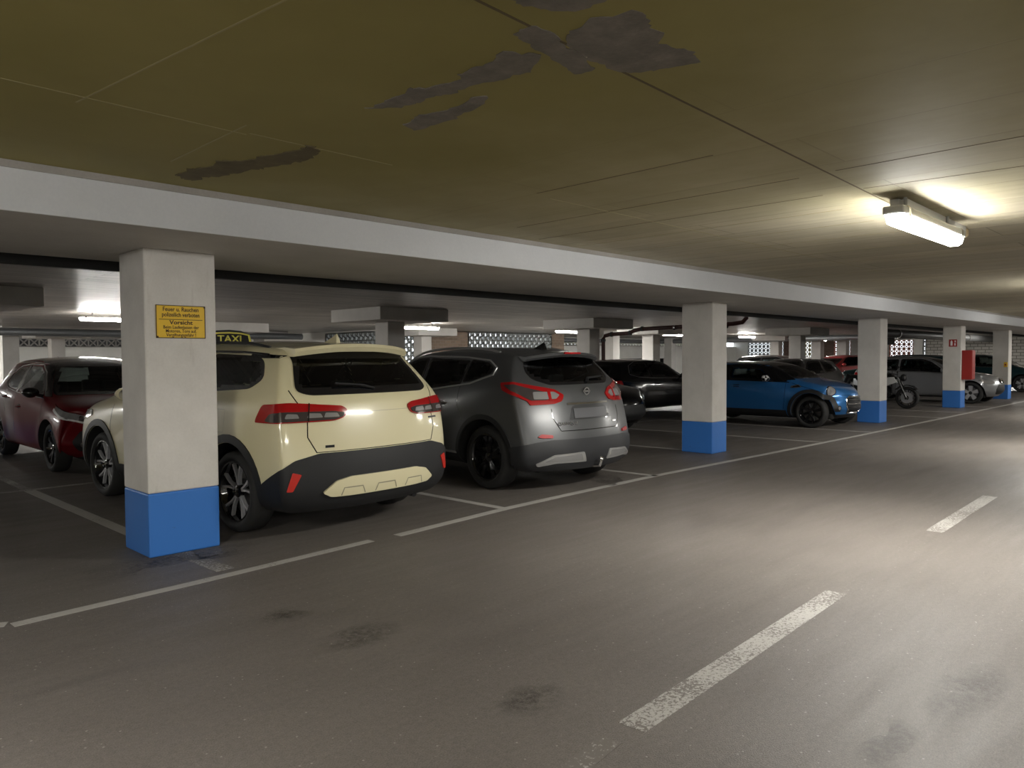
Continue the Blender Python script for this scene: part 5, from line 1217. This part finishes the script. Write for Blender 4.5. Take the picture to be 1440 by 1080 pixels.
C = generic(dict(label='black hatchback parked crosswise behind the black saloon', loc=(16.35, 11.35, 0), rz=-90, paint=blk, H=1.40, L=4.5), 'hatch'); C.finish()
S1 = generic(dict(label='silver compact hatchback with open-spoke wheels beside the motorcycle', loc=(26.50, 7.47, 0), rz=180, paint=silver, W=1.76, L=4.24, H=1.42, ra=.82, fa=3.56), 'hatch', dict(n=5, split=0, face=alloy, back=dark_alloy, rim=.74, tw=.10))
for sx in (-1, 1):
    kg = S1.patch('kidney_grille', 'front', [(sx*.03, 4.2, .60), (sx*.04, 4.2, .72), (sx*.20, 4.2, .74), (sx*.23, 4.2, .66), (sx*.18, 4.2, .59)], glossy_black, off=.014, rnd=.02, grid=.03)
S1.finish()
C = generic(dict(label='bronze grey car parked crosswise behind the blue hatchback nose', loc=(21.6, 9.75, 0), rz=90, paint=bronze, H=1.38), 'hatch'); C.finish()
C = generic(dict(label='dark teal car beyond the silver hatchback, behind the extinguisher box', loc=(31.1, 9.75, 0), rz=0, paint=teal, H=1.48), 'hatch'); C.finish()
C = generic(dict(label='dark teal hatchback at the right edge beyond the fifth pillar', loc=(35.6, 7.68, 0), rz=180, paint=teal, H=1.50), 'hatch'); C.finish()
C = generic(dict(label='silver grey car with roof bars behind the red hatchback', loc=(2.9, 24.0, 0), rz=180, paint=whitep, H=1.58), 'hatch'); rails(C, .55, .8, 2.4, .05, .02); C.finish()
C = generic(dict(label='bright red car far behind the bronze grey car', loc=(36.8, 14.2, 0), rz=70, paint=redcar, H=1.5), 'hatch'); C.finish()
C = generic(dict(label='dark car far behind, left of the bright red car', loc=(42.6, 18.4, 0), rz=180, paint=darkg, H=1.48), 'hatch'); C.finish()
C = generic(dict(label='black car behind the roof of the silver hatchback', loc=(31.0, 14.3, 0), rz=180, paint=darkg, H=1.5), 'hatch'); C.finish()

# ------------------------------------------------------------------ motorcycle
def motorcycle(loc, rz):
    r = empty('motorcycle', loc, R_(rz), 'black and white naked motorcycle standing between third pillar and silver hatchback', 'motorcycle')
    def wheel(y, rad, w, nm):
        e = empty(nm, (0, y, rad)); e.parent = r
        bm = bmesh.new(); n = 14
        prof = [(w/2*math.cos(t)*1.0, rad-w*.35+w*.35*math.sin(t)) for t in [PI*k/8 for k in range(9)]]
        lathe(bm, [(w*.42, rad-w*.55)]+prof+[(-w*.42, rad-w*.55)], 'x', 48); bmesh.ops.recalc_face_normals(bm, faces=bm.faces); mesh_obj('tyre', bm, dark_rubber, e, True)
        rr = rad-w*.55; bm = bmesh.new(); lathe(bm, [(w*.40, rr+.004), (w*.40, rr-.02), (-w*.40, rr-.02), (-w*.40, rr+.004)], 'x', 40); bmesh.ops.recalc_face_normals(bm, faces=bm.faces); mesh_obj('rim', bm, dark_alloy, e, True)
        bm = bmesh.new()
        for k in range(5):
            a = 2*PI*k/5; 
            for d in (-.16, .16): tube(bm, [(0, .03*math.cos(a), .03*math.sin(a)), (0, rr*.97*math.cos(a+d), rr*.97*math.sin(a+d))], .011, 6)
        mesh_obj('spoke_set', bm, dark_alloy, e)
        for sx in ((-1, 1) if nm == 'front_wheel' else (1,)):
            bm = bmesh.new(); lathe(bm, [(sx*.055, .06), (sx*.055, .15), (sx*.061, .15), (sx*.061, .06)], 'x', 32); bmesh.ops.recalc_face_normals(bm, faces=bm.faces); mesh_obj('brake_disc', bm, alloy, e)
        return e
    wheel(.72, .30, .12, 'front_wheel'); wheel(-.70, .31, .17, 'rear_wheel')
    for sx in (-1, 1):
        mesh_obj('fork_leg', TB([(sx*.10, .72, .30), (sx*.10, .60, .58), (sx*.09, .48, .86)], [.026, .028, .022], 12), pm('fork_gold_%d' % sx, (.10, .10, .10), .3, .8), r, True)
        mesh_obj('mirror', TB([(sx*.20, .40, .96), (sx*.30, .40, 1.10), (sx*.33, .38, 1.12), (sx*.40, .37, 1.12)], [.008, .008, .035, .030], 10), black_plastic, r, True)
        mesh_obj('swing_arm', TB([(sx*.11, -.70, .31), (sx*.12, -.35, .36), (sx*.10, -.08, .42)], [.022, .03, .035], 10), dark_alloy, r, True)
        mesh_obj('foot_peg', TB([(sx*.12, -.12, .34), (sx*.24, -.13, .34)], .014, 8), black_plastic, r)
    mesh_obj('front_fender', PR([(.42, .52), (.55, .625), (.72, .655), (.88, .62), (.98, .53), (.95, .52), (.86, .60), (.72, .635), (.56, .605), (.45, .51)], 'x', -.07, .07), black_plastic, r)
    mesh_obj('handlebar', TB([(-.36, .34, .98), (-.22, .40, .96), (0, .46, .92), (.22, .40, .96), (.36, .34, .98)], [.017, .012, .012, .012, .017], 10), black_plastic, r, True)
    bm = bmesh.new(); bmesh.ops.create_uvsphere(bm, u_segments=20, v_segments=14, radius=1)
    for v in bm.verts: v.co = Vector((v.co.x*.095, v.co.y*.085+.62, v.co.z*.10+.84))
    h = mesh_obj('headlight', bm, black_plastic, r, True)
    bm = bmesh.new(); lathe(bm, [(.685, .001), (.69, .05), (.675, .075)], 'y', 20, (0, 0, .84), False); mesh_obj('lens', bm, clear_lens, h, True)
    def loft(name, secs, mat):      # secs: (y, z, halfwidth, halfheight)
        bm = bmesh.new(); rings = []
        for y, z, w, hh in secs: rings.append([bm.verts.new((w*math.cos(t), y, z+hh*math.sin(t))) for t in [2*PI*k/16 for k in range(16)]])
        for A, B in zip(rings, rings[1:]):
            for k in range(16): bm.faces.new((A[k], A[(k+1) % 16], B[(k+1) % 16], B[k]))
        bm.faces.new(rings[0]); bm.faces.new(rings[-1]); bmesh.ops.recalc_face_normals(bm, faces=bm.faces); return mesh_obj(name, bm, mat, r, True)
    loft('fuel_tank', [(.40, .84, .05, .04), (.34, .86, .14, .10), (.15, .87, .15, .12), (-.05, .80, .12, .08), (-.14, .76, .08, .04)], glossy_black)
    loft('seat', [(-.05, .80, .07, .03), (-.2, .77, .13, .045), (-.4, .79, .13, .05), (-.5, .84, .11, .05), (-.72, .88, .09, .035), (-.82, .89, .04, .02)], dark_rubber)
    for sx in (-1, 1): mesh_obj('tank_fairing', PR([(.50, .72), (.42, .86), (.22, .84), (.02, .72), (.20, .60)], 'x', sx*.14, sx*.17), white_m, r)
    loft('engine', [(.32, .46, .08, .10), (.25, .46, .15, .16), (.05, .46, .17, .19), (-.12, .42, .15, .15), (-.2, .4, .08, .08)], dark_alloy)
    mesh_obj('radiator', BX(-.15, .15, .34, .39, .42, .70, .01), black_plastic, r)
    mesh_obj('frame', TB([(0, .45, .84), (0, .1, .66), (0, -.25, .62), (0, -.62, .80)], .035, 10), black_plastic, r, True)
    mesh_obj('exhaust', TB([(.10, .30, .40), (.12, .2, .22), (.13, -.2, .21), (.16, -.42, .27), (.17, -.66, .36)], [.02, .024, .03, .05, .045], 12), dark_alloy, r, True)
    mesh_obj('tail_section', PR([(-.62, .86), (-.86, .93), (-.90, .86), (-.98, .62), (-.94, .60), (-.82, .82), (-.62, .80)], 'x', -.05, .05), black_plastic, r)
    mesh_obj('side_stand', TB([(-.12, -.05, .30), (-.22, -.02, .015)], .012, 8), black_plastic, r)
    return r
motorcycle((22.25, 7.45, 0), 180)
